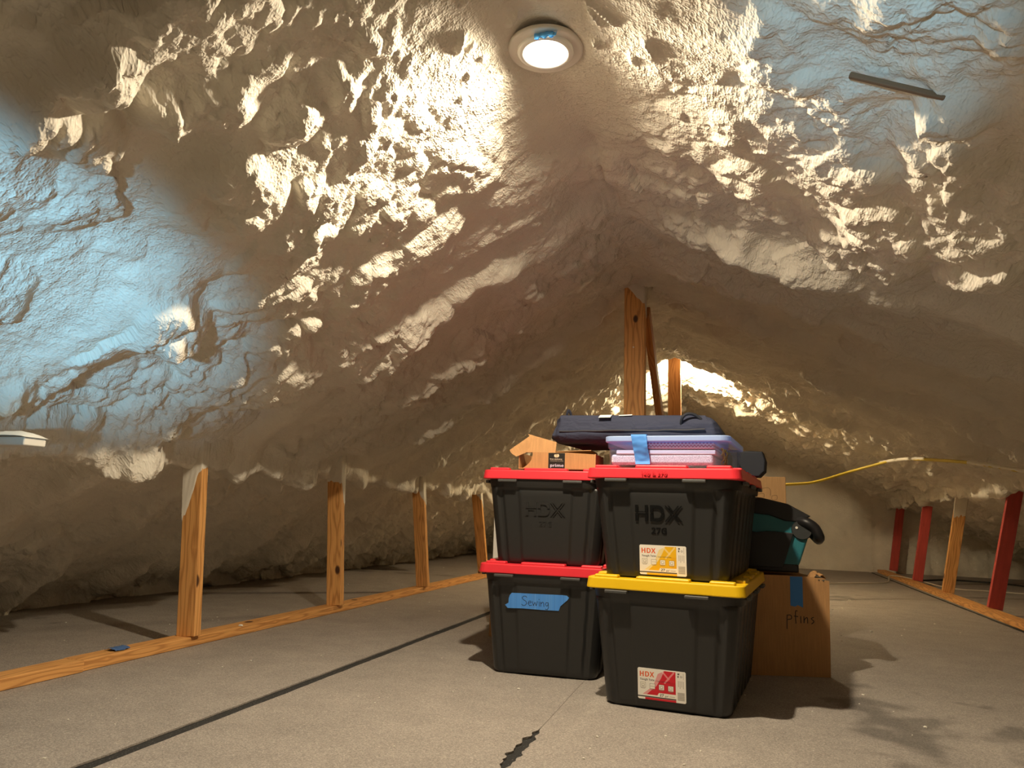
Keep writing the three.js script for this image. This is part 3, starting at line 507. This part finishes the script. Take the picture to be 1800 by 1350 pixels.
// ---------------------------------------------------------------- things on the right stack
const DECK_R = 0.3865 + 0.3115 + 0.0435, DECK_L = 0.3905 + 0.311 + 0.0435;
{ // clear bin of folded cloth with a pale blue lid
  const t = thing('clear_bin', 'shallow clear storage bin with a pale blue lid and blue tape, full of folded cloth', 'storage bin', [-0.193, DECK_R + 0.0005, -2.660], RTURN);
  const W = 0.40, D = 0.42, H = 0.090;
  const wall = (() => { // thin tapered tub
    const out = [[0, 0.955, 0], [0.006, 0.965, 0], [0.060, 0.975, 0], [0.061, 0.99, 0], [H, 1.0, 0], [H, 1.0, -0.002], [0.062, 0.99, -0.002], [0.059, 0.975, -0.002], [0.004, 0.965, -0.002]];
    const n = 8, rings = out.map(([y, k, o]) => roundRect(W / 2 * k + o, D / 2 * k + o, 0.03, n).map(p => [p[0], y, p[1]])), M = rings[0].length, P = [], I = [];
    rings.forEach(r => r.forEach(p => P.push(...p))); for (let j = 0; j < rings.length - 1; j++) for (let i = 0; i < M; i++) { const a = j * M + i, b = j * M + (i + 1) % M, c = a + M, d = b + M; I.push(a, c, b, b, c, d); }
    P.push(0, 0.004, 0); let c = P.length / 3 - 1, j = rings.length - 1; for (let i = 0; i < M; i++) I.push(c, j * M + i, j * M + (i + 1) % M);
    P.push(0, 0, 0); c++; for (let i = 0; i < M; i++) I.push(c, (i + 1) % M, i);
    const g = new THREE.BufferGeometry(); g.setAttribute('position', new THREE.Float32BufferAttribute(P, 3)); g.setIndex(I); const q = g.toNonIndexed(); q.computeVertexNormals(); return boxUV(q);
  })();
  part('tub', wall, new THREE.MeshPhysicalMaterial({ color: rgb(0.88, 0.90, 1.0), transmission: 0.97, roughness: 0.04, thickness: 0, ior: 1.25 }), t);
  const BL = new THREE.MeshPhysicalMaterial({ color: rgb(0.50, 0.68, 0.98), roughness: 0.55, transmission: 0.5, thickness: 0 });
  const s = new THREE.Shape(roundRect(W / 2 + 0.002, D / 2 + 0.001, 0.03, 8).map(p => new THREE.Vector2(...p)));
  const lg = new THREE.ExtrudeGeometry(s, { depth: 0.013, bevelEnabled: true, bevelThickness: 0.003, bevelSize: 0.004, bevelSegments: 3 }); lg.rotateX(-Math.PI / 2); lg.translate(0, H - 0.006, 0);
  const ld = part('lid', lg, BL, t); ld.userData.label = 'pale blue lid';
  // tape down over the front
  const tape = gridMesh(8, 26, (a, b) => { const y = lerp(H + 0.014, 0.006, clamp((b - 0.12) / 0.88, 0, 1)), k = clamp(b / 0.12, 0, 1); const z = lerp(D / 2 - 0.03, D / 2 + 0.0105, k) + (b > 0.12 ? -0.006 * smooth(0.2, 0.9, b) + 0.002 * noise(b * 9, a * 2, 9) : 0) + 0.006 * smooth(0.92, 1, b) + 0.012 * Math.exp(-((((b - 0.45) / 0.2)) ** 2)) * a * (b > 0.14 ? 1 : 0) * 0.5; return [-0.087 + 0.016 * b + (a - 0.5) * (0.052 - 0.004 * b), y + (b < 0.12 ? 0 : 0), z, a, b]; });
  const tm = part('tape_strip', tape, TAPE, t); tm.userData.label = 'blue tape strip over the lid and front';
  // the folded cloths inside
  const cloth = (name, label, w, h, d, x, y, z, mat, seed) => {
    const g = new RoundedBoxGeometry(w, h, d, 6, h * 0.26); const p = g.attributes.position; for (let i = 0; i < p.count; i++) { const X = p.getX(i), Y = p.getY(i), Z = p.getZ(i); p.setY(i, Y + 0.003 * noise(X * 18, Z * 18, seed)); p.setZ(i, Z + 0.003 * noise(X * 12, Y * 90, seed + 1)); } g.computeVertexNormals(); boxUV(g);
    const m = tagMesh(name, g, mat, label, 'folded cloth'); const q = new THREE.Vector3(x, y + h / 2, z).applyAxisAngle(new THREE.Vector3(0, 1, 0), RTURN); m.position.set(t.position.x + q.x, t.position.y + q.y, t.position.z + q.z); m.rotation.y = RTURN + (hash2(seed, 0, 1) - 0.5) * 0.03; return m;
  };
  const speck = dataTex(256, 256, (x, y) => { const w = worley(x / 10, y / 10, 601), d = w[0] < 0.16 + 0.12 * w[2] && w[2] > 0.25 ? 1 : 0; return d ? [0.45, 0.45, 0.5] : [0.93, 0.92, 0.9]; }, true); speck.repeat.set(12, 12);
  const plain = std({ color: rgb(0.82, 0.80, 0.78), roughness: 0.9 });
  const zig = dataTex(128, 128, (x, y) => { const v = (y + Math.abs((x % 32) - 16)) % 32; return v < 13 ? [0.72, 0.38, 0.55] : [0.93, 0.88, 0.9]; }, true); zig.repeat.set(22, 22);
  cloth('folded_cloth', 'white cloth speckled with grey at the bottom inside the clear bin', 0.335, 0.034, 0.394, -0.016, 0.0055, 0.0, std({ map: speck, roughness: 0.9 }), 21);
  cloth('folded_cloth', 'plain white cloth in the middle of the pile inside the clear bin', 0.325, 0.015, 0.392, -0.004, 0.0405, 0.001, plain, 22);
  cloth('folded_cloth', 'pink and white zigzag cloth topping the pile inside the clear bin', 0.25, 0.022, 0.388, 0.030, 0.0565, 0.003, std({ map: zig, roughness: 0.9 }), 23);
}
{ // navy bag lying across both stacks
  const W = 0.625, H = 0.112, D = 0.40;
  const t = thing('fabric_bag', 'long navy fabric bag with zip and white tag on top of everything', 'bag', [-0.338, 0.8465, -2.925], -0.10);
  const fab = dataTex(128, 128, (x, y) => { const k = 0.9 + 0.12 * ((x ^ y) & 1) + 0.1 * (hash2(x, y, 31) - 0.5); return [0.185 * k, 0.205 * k, 0.29 * k]; }, true); fab.repeat.set(14, 14);
  const wrk = dataTex(256, 256, (() => { const f = wrapN((x, y) => 0.5 + 0.5 * fbm(x * 0.6 + 0.5 * noise(x, y, 81), y * 1.6, 4, 82), 10); return (x, y) => { const v = f(x / 25.6, y / 25.6); return [v, v, v]; }; })()); wrk.repeat.set(3.2, 3.2);
  const NAVY = std({ map: fab, bumpMap: wrk, bumpScale: 0.005, roughness: 0.85 });
  const g = new RoundedBoxGeometry(W, H, D, 40, 0.034), p = g.attributes.position;
  for (let i = 0; i < p.count; i++) {
    let x = p.getX(i), y = p.getY(i), z = p.getZ(i); const u = x / (W / 2), v = z / (D / 2);
    const e = smooth(0.72, 1, Math.abs(u)) ;
    y += 0.008 * noise(x * 5, z * 5, 41) + 0.010 * (1 - u * u) * (y > 0 ? 0.4 : 0) - 0.016 * e * (y > 0 ? 1 : 0) * (u > 0 ? 1 : 0.35);
    y += 0.010 * e * noise(x * 40, z * 25, 43) + 0.003 * noise(x * 22, z * 16, 48); z += 0.007 * noise(x * 6, y * 20, 44) + 0.012 * e * noise(x * 38, y * 26, 45) + 0.0035 * noise(x * 24, y * 34, 50); x += 0.012 * noise(y * 22, z * 9, 46) * e; if (u > 0) x -= 0.035 * e * smooth(-0.03, 0.06, y) - 0.012 * e * smooth(0.02, -0.05, y); y -= 0.012 * smooth(0.3, -1, v) * (y > 0 ? 1 : 0); y += 0.0035 * Math.abs(noise(x * 30 + z * 8, z * 7, 49)) * (y > 0 ? 1 : 0);
    const seam = Math.exp(-(((y + 0.012 - 0.004 * noise(x * 9, 1, 47)) / 0.006) ** 2)); if (v > 0.9) z -= 0.006 * seam;
    p.setXYZ(i, x, y + H / 2, z);
  }
  g.computeVertexNormals(); part('bag_body', boxUV(mergeVertices(g)), NAVY, t);
  const zp = []; for (let i = 0; i <= 24; i++) { const x = lerp(-W / 2 + 0.03, W / 2 - 0.05, i / 24); zp.push([x, H / 2 - 0.013 + 0.004 * noise(x * 9, 1, 47), D / 2 + 0.0035 + 0.007 * noise(x * 6, -0.24, 44)]); }
  part('zip', tube(zp, 0.0036, 90, 6), std({ color: rgb(0.02, 0.022, 0.032), roughness: 0.6 }), t);
  const WHITE = std({ color: rgb(0.85, 0.82, 0.76), roughness: 0.7, side: THREE.DoubleSide });
  const tg = gridMesh(6, 6, (a, b) => [-0.128 + a * 0.046, H - 0.006 - 0.013 * b, D / 2 - 0.018 + b * 0.026]); const m = part('care_tag', tg, WHITE, t); m.userData.label = 'white care tag';
  const tg2 = gridMesh(6, 3, (a, b) => [-0.055 + a * 0.05, H - 0.007 - 0.005 * b + 0.0015 * a, D / 2 - 0.020 + b * 0.010]); part('thread_patch', tg2, WHITE, t);
  const strap = (pts, r) => { const q = tube(pts, r, 40, 8); return q; };
  part('strap', strap([[0.175, 0.060, D / 2 - 0.006], [0.185, 0.088, D / 2 + 0.010], [0.200, 0.100, D / 2 + 0.006], [0.225, 0.098, D / 2 - 0.004], [0.25, 0.078, D / 2 - 0.012], [0.262, 0.05, D / 2 - 0.02]], 0.0055), std({ color: rgb(0.012, 0.014, 0.022), roughness: 0.8 }), t);
  part('strap', strap([[-0.265, 0.104, D / 2 - 0.03], [-0.262, 0.118, D / 2 - 0.028], [-0.258, 0.128, D / 2 - 0.03], [-0.252, 0.118, D / 2 - 0.036], [-0.25, 0.10, D / 2 - 0.04]], 0.005), NAVY, t);
  part('strap', strap([[-0.295, 0.035, D / 2 - 0.05], [-0.318, 0.033, D / 2 - 0.05], [-0.325, 0.024, D / 2 - 0.055], [-0.305, 0.018, D / 2 - 0.06]], 0.0075), std({ color: rgb(0.012, 0.014, 0.022), roughness: 0.8 }), t);
}
{ // dark pouch behind the bin
  const t = thing('dark_pouch', 'small blue-black zipped pouch behind the clear bin on the red lid', 'pouch', [0.070, DECK_R + 0.001, -3.02], RTURN);
  const s = new THREE.Shape([[-0.05, 0.0], [0.022, 0.0], [0.04, 0.018], [0.043, 0.055], [0.034, 0.085], [-0.05, 0.088]].map(p => new THREE.Vector2(...p)));
  const g = new THREE.ExtrudeGeometry(s, { depth: 0.09, bevelEnabled: true, bevelThickness: 0.006, bevelSize: 0.005, bevelSegments: 3 }); g.translate(0, 0.005, -0.045);
  part('pouch_body', boxUV(g), std({ color: rgb(0.010, 0.013, 0.022), roughness: 0.75 }), t);
  part('zip', tube([[-0.045, 0.097, 0.02], [0.0, 0.0965, 0.021], [0.032, 0.0935, 0.02]], 0.003, 20, 6), DARK_PLASTIC, t);
}
{ // yellow cord in the right end of the bin
  const pts = []; for (let i = 0; i < 40; i++) { const a = i * 0.83; pts.push([0.006 * Math.sin(i * 2.1), 0.040 + 0.026 * Math.sin(a), 0.13 - 0.0068 * i + 0.014 * Math.cos(a * 1.4)]); }
  const m = tagMesh('twine_bundle', tube(pts, 0.0026, 300, 6), std({ color: rgb(0.70, 0.48, 0.04), roughness: 0.6 }), 'tangle of thin yellow cord inside the right end of the clear bin', 'twine');
  const q = new THREE.Vector3(0.170, 0.0, 0).applyAxisAngle(new THREE.Vector3(0, 1, 0), RTURN); m.position.set(-0.193 + q.x, DECK_R + 0.001, -2.660 + q.z); m.rotation.y = RTURN;
}
// ---------------------------------------------------------------- open carton on the left stack
{
  const t = thing('open_carton', 'small open cardboard carton with black printed label and raised flaps', 'cardboard box', [-0.652, DECK_L + 0.0005, -2.86], LTURN);
  const th = 0.003, W = 0.30, H = 0.064, D = 0.20, x1 = W / 2, x0 = -W / 2;
  const sheet = (pts, depth = th) => { const s = new THREE.Shape(); pts(s); const g = new THREE.ExtrudeGeometry(s, { depth, bevelEnabled: false, curveSegments: 14 }); return boxUV(g); };
  const front = sheet(s => { s.moveTo(x0 + 0.012, 0); s.lineTo(x1, 0); s.lineTo(x1, H - 0.006); s.lineTo(x1 - 0.11, H); s.lineTo(x0 + 0.055, H); s.bezierCurveTo(x0 + 0.058, H * 0.65, x0 + 0.048, H * 0.3, x0 + 0.012, 0); }); front.translate(0, 0, D / 2 - th); part('front_panel', front, CARD, t);
  const back = sheet(s => { s.moveTo(x0, 0); s.lineTo(x1, 0); s.lineTo(x1, H); s.lineTo(x0, H); }); back.translate(0, 0, -D / 2); part('back_panel', back, CARD, t);
  part('side_panel', boxUV(box(th, H - 0.004, D - 2 * th, x1 - th / 2, (H - 0.004) / 2, 0, 0.0006, 1)), CARD, t); part('side_panel', boxUV(box(th, H, D - 2 * th, x0 + th / 2, H / 2, 0, 0.0006, 1)), CARD, t);
  part('bottom_panel', boxUV(box(W, th, D, 0, th / 2, 0, 0.0006, 1)), CARD, t);
  // top front flap folded up and leaning back, and the curled left flap
  const fl = sheet(s => { s.moveTo(x0 + 0.028, 0); s.lineTo(x0 + 0.145, 0); s.lineTo(x0 + 0.146, 0.042); s.lineTo(x0 + 0.03, 0.075); s.bezierCurveTo(x0 + 0.05, 0.05, x0 + 0.05, 0.03, x0 + 0.028, 0); }); const f = part('flap', fl, CARD, t); f.position.set(0.0, H - 0.001, D / 2 - th); f.rotation.x = -0.25;
  const cf = gridMesh(20, 14, (a, b) => { const top = [lerp(x0 + 0.032, x0 + 0.050, b), 0]; const yT = lerp(0.134, 0.064, b), yB = yT; const bend = 0.015 * Math.sin(Math.PI * b); const x = lerp(x0 + 0.045 + 0.008 * Math.sin(Math.PI * b), x0 - 0.036 + 0.03 * b * b, a) ; const y = lerp(lerp(0.134, 0.070, b), lerp(0.062, 0.046, b) + 0.052 * (1 - b) * 0.2, a); return [x, y + bend * (1 - a), D / 2 - 0.008 + 0.018 * a - 0.01 * (1 - b), a * 0.1, b * 0.1]; });
  part('flap', cf, CARD, t);
  const inner = boxUV(box(0.17, 0.003, D - 0.03, 0.045, 0, 0, 0.0006, 1)); const bf = part('flap', inner, CARD, t); bf.position.set(0, H + 0.005, 0.0); bf.rotation.z = 0.04;
  const tex = canvasTex(256, 320, (c, w, h) => {
    c.fillStyle = '#16130f'; c.fillRect(0, 0, w, h);
    c.fillStyle = '#e8d3ae'; c.beginPath(); c.moveTo(92, 30); c.lineTo(160, 22); c.lineTo(168, 60); c.lineTo(150, 84); c.lineTo(108, 86); c.lineTo(88, 66); c.closePath(); c.fill(); c.strokeStyle = '#6b4a2a'; c.lineWidth = 5; c.strokeRect(118, 38, 22, 30);
    c.fillStyle = '#d9cbb4'; c.font = 'bold 31px sans-serif'; c.fillText('free delivery', 24, 130); c.font = '22px sans-serif'; c.fillText('exclusively for prime', 28, 160);
    c.fillStyle = '#c9c6dd'; c.font = 'bold 76px sans-serif'; c.fillText('prime', 24, 268);
  });
  const lb = part('printed_label', flatShape([[-0.032, -0.032], [0.032, -0.032], [0.032, 0.031], [-0.032, 0.031]], 0.0004), std({ map: tex, roughness: 0.5 }), t); lb.position.set(0.0, 0.031, D / 2 + 0.0002);
  lb.userData.label = 'black printed label';
}
// ---------------------------------------------------------------- things behind the right stack
{ // big carton with blue tape and a torn corner
  const t = thing('tall_carton', 'tall brown cardboard box with blue tape and torn top corner', 'cardboard box', [0.146, 0.0006, -3.285], 0.28);
  const W = 0.32, H = 0.372, D = 0.30, th = 0.004;
  const s = new THREE.Shape([[-W / 2, 0], [W / 2 - 0.004, 0], [W / 2, 0.2], [W / 2 + 0.004, H - 0.016], [W / 2 - 0.012, H - 0.014], [W / 2 - 0.016, H - 0.022], [W / 2 - 0.028, H - 0.012], [W / 2 - 0.034, H - 0.020], [W / 2 - 0.046, H - 0.006], [W / 2 - 0.06, H - 0.003], [0, H], [-W / 2, H]].map(p => new THREE.Vector2(...p)));
  const f = new THREE.ExtrudeGeometry(s, { depth: th, bevelEnabled: false }); f.translate(0, 0, D / 2 - th); part('front_panel', boxUV(f), CARD, t);
  part('side_panel', boxUV(box(th, H - 0.02, D - 2 * th, W / 2 - 0.004, (H - 0.02) / 2, 0, 0.0008, 1)), CARD, t); part('side_panel', boxUV(box(th, H, D - 2 * th, -W / 2 + 0.002, H / 2, 0, 0.0008, 1)), CARD, t);
  part('back_panel', boxUV(box(W - 0.004, H, th, 0, H / 2, -D / 2 + th / 2, 0.0008, 1)), CARD, t);
  part('top_panel', boxUV(box(W - 0.012, th, D - 0.012, -0.004, H - 0.010, 0, 0.0008, 1)), CARD, t);
  part('bottom_panel', boxUV(box(W - 0.012, th, D - 0.012, 0, th / 2 + 0.001, 0, 0.0008, 1)), CARD, t);
  const tp = flatShape([[-0.024, -0.055], [-0.006, -0.058], [0.004, -0.052], [0.024, -0.061], [0.025, 0.055], [-0.023, 0.055]], 0.0006); const m = part('tape_strip', tp, TAPE, t); m.position.set(0.035, H - 0.058, D / 2 + 0.0003); m.userData.label = 'blue tape strip';
  const ink = []; const ln = (pts) => ink.push(tube(pts.map(p => [p[0], p[1], 0]), 0.0016, 24, 5));
  const ox = -0.005, oy = H - 0.165; ln([[ox, oy - 0.035], [ox + 0.001, oy], [ox + 0.002, oy + 0.018]]); ln([[ox, oy + 0.016], [ox + 0.016, oy + 0.016], [ox + 0.018, oy + 0.004], [ox + 0.003, oy]]);
  ln([[ox + 0.042, oy + 0.032], [ox + 0.036, oy + 0.034], [ox + 0.034, oy + 0.01], [ox + 0.035, oy - 0.014]]); ln([[ox + 0.028, oy + 0.014], [ox + 0.044, oy + 0.012]]);
  ln([[ox + 0.054, oy + 0.014], [ox + 0.054, oy - 0.012]]); ln([[ox + 0.066, oy + 0.014], [ox + 0.066, oy - 0.012], [ox + 0.068, oy + 0.002], [ox + 0.078, oy + 0.010], [ox + 0.080, oy - 0.012]]);
  ln([[ox + 0.104, oy + 0.012], [ox + 0.094, oy + 0.006], [ox + 0.104, oy - 0.004], [ox + 0.094, oy - 0.014]]);
  const im = part('handwriting', ink, INK, t); im.scale.z = 0.25; im.position.z = D / 2 + 0.0002;
  const pl = gridMesh(14, 10, (a, b) => [W / 2 - 0.055 + 0.06 * a, H - 0.008 + 0.022 * Math.sin(Math.PI * a) * (0.5 + 0.5 * b) + 0.008 * noise(a * 5, b * 5, 8), D / 2 - 0.02 - 0.06 * b]); const pm = part('torn_flap', pl, CARD, t); pm.userData.label = 'crumpled torn corner';
}
{ // teal case leaning on the box
  const t = thing('teal_case', 'teal plastic tool case with black handle on the tall cardboard box', 'tool case', [0.105, 0.386, -3.30], -0.04);
  const TEAL = std({ color: rgb(0.020, 0.165, 0.20), roughness: 0.4 });
  const s = new THREE.Shape(); s.moveTo(-0.12, 0.0); s.lineTo(0.118, 0.0); s.lineTo(0.132, 0.03); s.lineTo(0.172, 0.150); s.lineTo(0.155, 0.190); s.lineTo(0.02, 0.236); s.lineTo(-0.12, 0.25); s.closePath();
  const g = new THREE.ExtrudeGeometry(s, { depth: 0.22, bevelEnabled: true, bevelThickness: 0.012, bevelSize: 0.010, bevelSegments: 4 }); g.translate(0, 0.01, -0.12); part('case_body', boxUV(g), TEAL, t);
  const s2 = new THREE.Shape(); s2.moveTo(-0.135, 0.232); s2.lineTo(0.03, 0.218); s2.lineTo(0.09, 0.196); s2.lineTo(0.150, 0.193); s2.lineTo(0.176, 0.212); s2.lineTo(0.10, 0.252); s2.lineTo(0.0, 0.275); s2.lineTo(-0.135, 0.285); s2.closePath();
  const g2 = new THREE.ExtrudeGeometry(s2, { depth: 0.235, bevelEnabled: true, bevelThickness: 0.008, bevelSize: 0.006, bevelSegments: 3 }); g2.translate(0, 0.004, -0.1225); const lid = part('lid', boxUV(g2), DARK_PLASTIC, t); lid.userData.label = 'black lid edge';
  const hg = tube([[0.142, 0.196, 0.108], [0.170, 0.190, 0.128], [0.196, 0.172, 0.128], [0.212, 0.140, 0.118], [0.214, 0.128, 0.06], [0.212, 0.130, -0.04], [0.17, 0.18, -0.10]], 0.020, 60, 12); part('handle', hg, DARK_PLASTIC, t);
  const sk = box(0.10, 0.10, 0.02, 0.0, 0, 0, 0.008); sk.rotateZ(-0.9); sk.translate(0.150, 0.150, 0.113); const bs = new THREE.CylinderGeometry(0.036, 0.04, 0.02, 28); bs.rotateX(Math.PI / 2); bs.translate(0.150, 0.162, 0.116); part('handle_mount', bs, std({ color: rgb(0.03, 0.034, 0.034), roughness: 0.5 }), t);
  const sc = new THREE.CylinderGeometry(0.005, 0.005, 0.006, 14); sc.rotateX(Math.PI / 2); sc.translate(0.131, 0.170, 0.127); part('screw', sc, METAL_WHITE, t);
  part('foot', boxUV(box(0.27, 0.034, 0.23, 0.0, 0.012, 0.0, 0.008)), DARK_PLASTIC, t);
  const s3 = new THREE.Shape(); s3.moveTo(-0.12, 0.012); s3.lineTo(0.074, 0.012); s3.lineTo(0.116, 0.142); s3.lineTo(0.02, 0.146); s3.lineTo(-0.02, 0.140); s3.lineTo(-0.12, 0.150); s3.closePath();
  const g3 = new THREE.ExtrudeGeometry(s3, { depth: 0.012, bevelEnabled: true, bevelThickness: 0.003, bevelSize: 0.003, bevelSegments: 2 }); g3.translate(0, 0.004, 0.112); part('front_latch_panel', boxUV(g3), DARK_PLASTIC, t);
}
{ // carton further back with drawn lines
  const t = thing('small_carton', 'pale brown carton with a faint drawn symbol behind the teal case', 'cardboard box', [0.118, 0.0006, -3.68], 0.06);
  const g = boxUV(box(0.19, 0.775, 0.24, 0, 0.3875, 0, 0.003, 2)); part('carton_body', g, CARD_PALE, t);
  const ink = []; const ln = pts => ink.push(tube(pts.map(p => [p[0], p[1], 0]), 0.0009, 20, 5));
  ln([[-0.03, 0.715], [0.02, 0.725], [0.028, 0.715], [0.028, 0.69]]); ln([[-0.03, 0.695], [0.0, 0.698], [0.0, 0.68]]); ln([[0.035, 0.69], [0.055, 0.692], [0.055, 0.675], [0.035, 0.673], [0.035, 0.69]]);
  const im = part('printed_symbol', ink, std({ color: rgb(0.18, 0.10, 0.05), roughness: 0.8 }), t); im.scale.z = 0.3; im.position.z = 0.1203;
}
// ---------------------------------------------------------------- things behind the left stack
{
  const t = thing('low_carton', 'plain brown cardboard box on the floor behind the left stack of totes', 'cardboard box', [-0.935, 0.0006, -3.66], 0.0);
  const H = 0.292; part('carton_body', boxUV(box(0.37, H, 0.42, 0, H / 2, 0, 0.004, 2)), CARD, t);
  part('top_tape', boxUV(box(0.05, 0.0006, 0.42, 0.03, H + 0.0002, 0, 0.0002, 1)), std({ color: rgb(0.55, 0.38, 0.2), roughness: 0.3 }), t);
  const w = thing('white_board', 'narrow white board standing on the plain brown box behind the left stack', 'board', [-1.072, H + 0.0012, -3.56], 0.05);
  part('panel', boxUV(box(0.14, 0.325, 0.022, 0, 0.1625, 0, 0.003, 2)), std({ color: rgb(0.80, 0.77, 0.70), roughness: 0.6 }), w);
  part('edge_strip', boxUV(box(0.006, 0.325, 0.0235, -0.0705, 0.1625, 0, 0.002, 1)), METAL_WHITE, w);
}
// ---------------------------------------------------------------- cables and wires
{
  const c = tagMesh('yellow_cable', tube([[-0.40, 0.80, -6.15], [-0.15, 0.822, -6.26], [0.279, 0.84, -6.417], [0.359, 0.869, -6.51], [0.63, 0.906, -6.66], [0.93, 1.005, -6.72], [1.172, 1.074, -6.50], [1.222, 1.053, -5.978], [1.31, 1.016, -5.576], [1.396, 0.98, -5.268], [1.485, 0.941, -5.046], [1.557, 0.91, -4.908], [1.70, 0.85, -4.72]], 0.011, 160, 10), std({ color: rgb(0.66, 0.50, 0.06), roughness: 0.45 }), 'yellow electric cable arching from behind the boxes to the right roof slope', 'cable');
  const sl = tube([[1.13, 1.069, -6.58], [1.172, 1.076, -6.50], [1.222, 1.055, -5.978], [1.27, 1.036, -5.74]], 0.0125, 60, 10); const sl2 = tube([[1.40, 0.98, -5.25], [1.485, 0.943, -5.046], [1.557, 0.912, -4.908], [1.70, 0.85, -4.72]], 0.0128, 60, 10);
  for (const q of [sl, sl2]) { const p = q.attributes.position; for (let i = 0; i < p.count; i++) p.setY(i, p.getY(i) + 0.003 * noise(p.getZ(i) * 40, p.getX(i) * 40, 3)); q.computeVertexNormals(); }
  const s = part('foam_overspray', [sl, sl2], FOAM_THIN, c); s.userData.label = 'pale foam sprayed onto the cable';
  tagMesh('white_wire', tube([[0.50, 0.006, -7.5], [0.75, 0.006, -7.782], [1.206, 0.006, -8.18], [1.45, 0.006, -8.45], [1.58, 0.044, -8.95], [1.72, 0.044, -8.6], [1.95, 0.006, -8.1], [2.30, 0.006, -8.0], [2.9, 0.006, -7.7]], 0.005, 160, 8), std({ color: rgb(0.62, 0.56, 0.46), roughness: 0.6 }), 'thin white wire running over the far floor and the right plate', 'wire');
  tagMesh('black_cable', tube([[1.88, 0.008, -9.0], [2.25, 0.009, -9.3], [2.7, 0.009, -9.1], [2.9, 0.009, -8.3], [3.0, 0.009, -7.2], [2.8, 0.009, -6.2]], 0.008, 120, 8), std({ color: rgb(0.015, 0.014, 0.013), roughness: 0.6 }), 'black cable lying on the floor behind the right studs', 'cable');
}
// ---------------------------------------------------------------- small litter
{
  const g = gridMesh(16, 10, (a, b) => [(a - 0.5) * 0.062 * (1 - 0.4 * Math.abs(b - 0.5)), 0.002 + 0.006 * Math.abs(noise(a * 6, b * 6, 71)) + 0.006 * Math.sin(a * 3.14), (b - 0.5) * 0.07 + 0.01 * noise(a * 5, 2, 73)]);
  const m = tagMesh('tape_scrap', g, std({ color: rgb(0.06, 0.13, 0.30), roughness: 0.7, side: THREE.DoubleSide }), 'crumpled dark blue tape scrap lying on the left bottom plate', 'tape scrap'); m.position.set(-2.165, 0.0385, -2.30);
  const L = [], base = new THREE.IcosahedronGeometry(1, 1);
  const put = (x, z, r, y = 0) => { const q = base.clone(), p = q.attributes.position; const sd = L.length; for (let i = 0; i < p.count; i++) { const k = 0.75 + 0.5 * hash2(Math.round(p.getX(i) * 50), Math.round(p.getY(i) * 50 + p.getZ(i) * 31), sd); p.setXYZ(i, p.getX(i) * k, p.getY(i) * k, p.getZ(i) * k); } q.scale(r * (0.8 + R()), r * 0.7, r * (0.8 + 0.8 * R())); q.rotateY(R() * 6); q.computeVertexNormals(); q.translate(x, y + r * 0.5, z); L.push(q); };
  put(-0.36, -2.07, 0.004); put(0.52, -2.55, 0.004); put(-0.70, -2.50, 0.004); put(-2.12, -2.95, 0.007, 0.038); put(0.49, -2.09, 0.006); put(0.62, -5.6, 0.006); put(0.82, -6.3, 0.007); put(0.7, -4.6, 0.006);
  for (let i = 0; i < 150; i++) { const x = lerp(-3.4, 1.5, R()), z = -1.4 - 7 * R() * R(); put(x, z, 0.0009 + 0.0018 * R() * R() + 0.00035 * -z); }
  const m2 = part('foam_crumbs', L, std({ color: rgb(0.78, 0.74, 0.64), roughness: 0.8 }), scene); m2.userData = { kind: 'stuff', label: 'pale crumbs of foam scattered over the grey floor', category: 'crumbs' };
}
renderer.render(scene, camera);
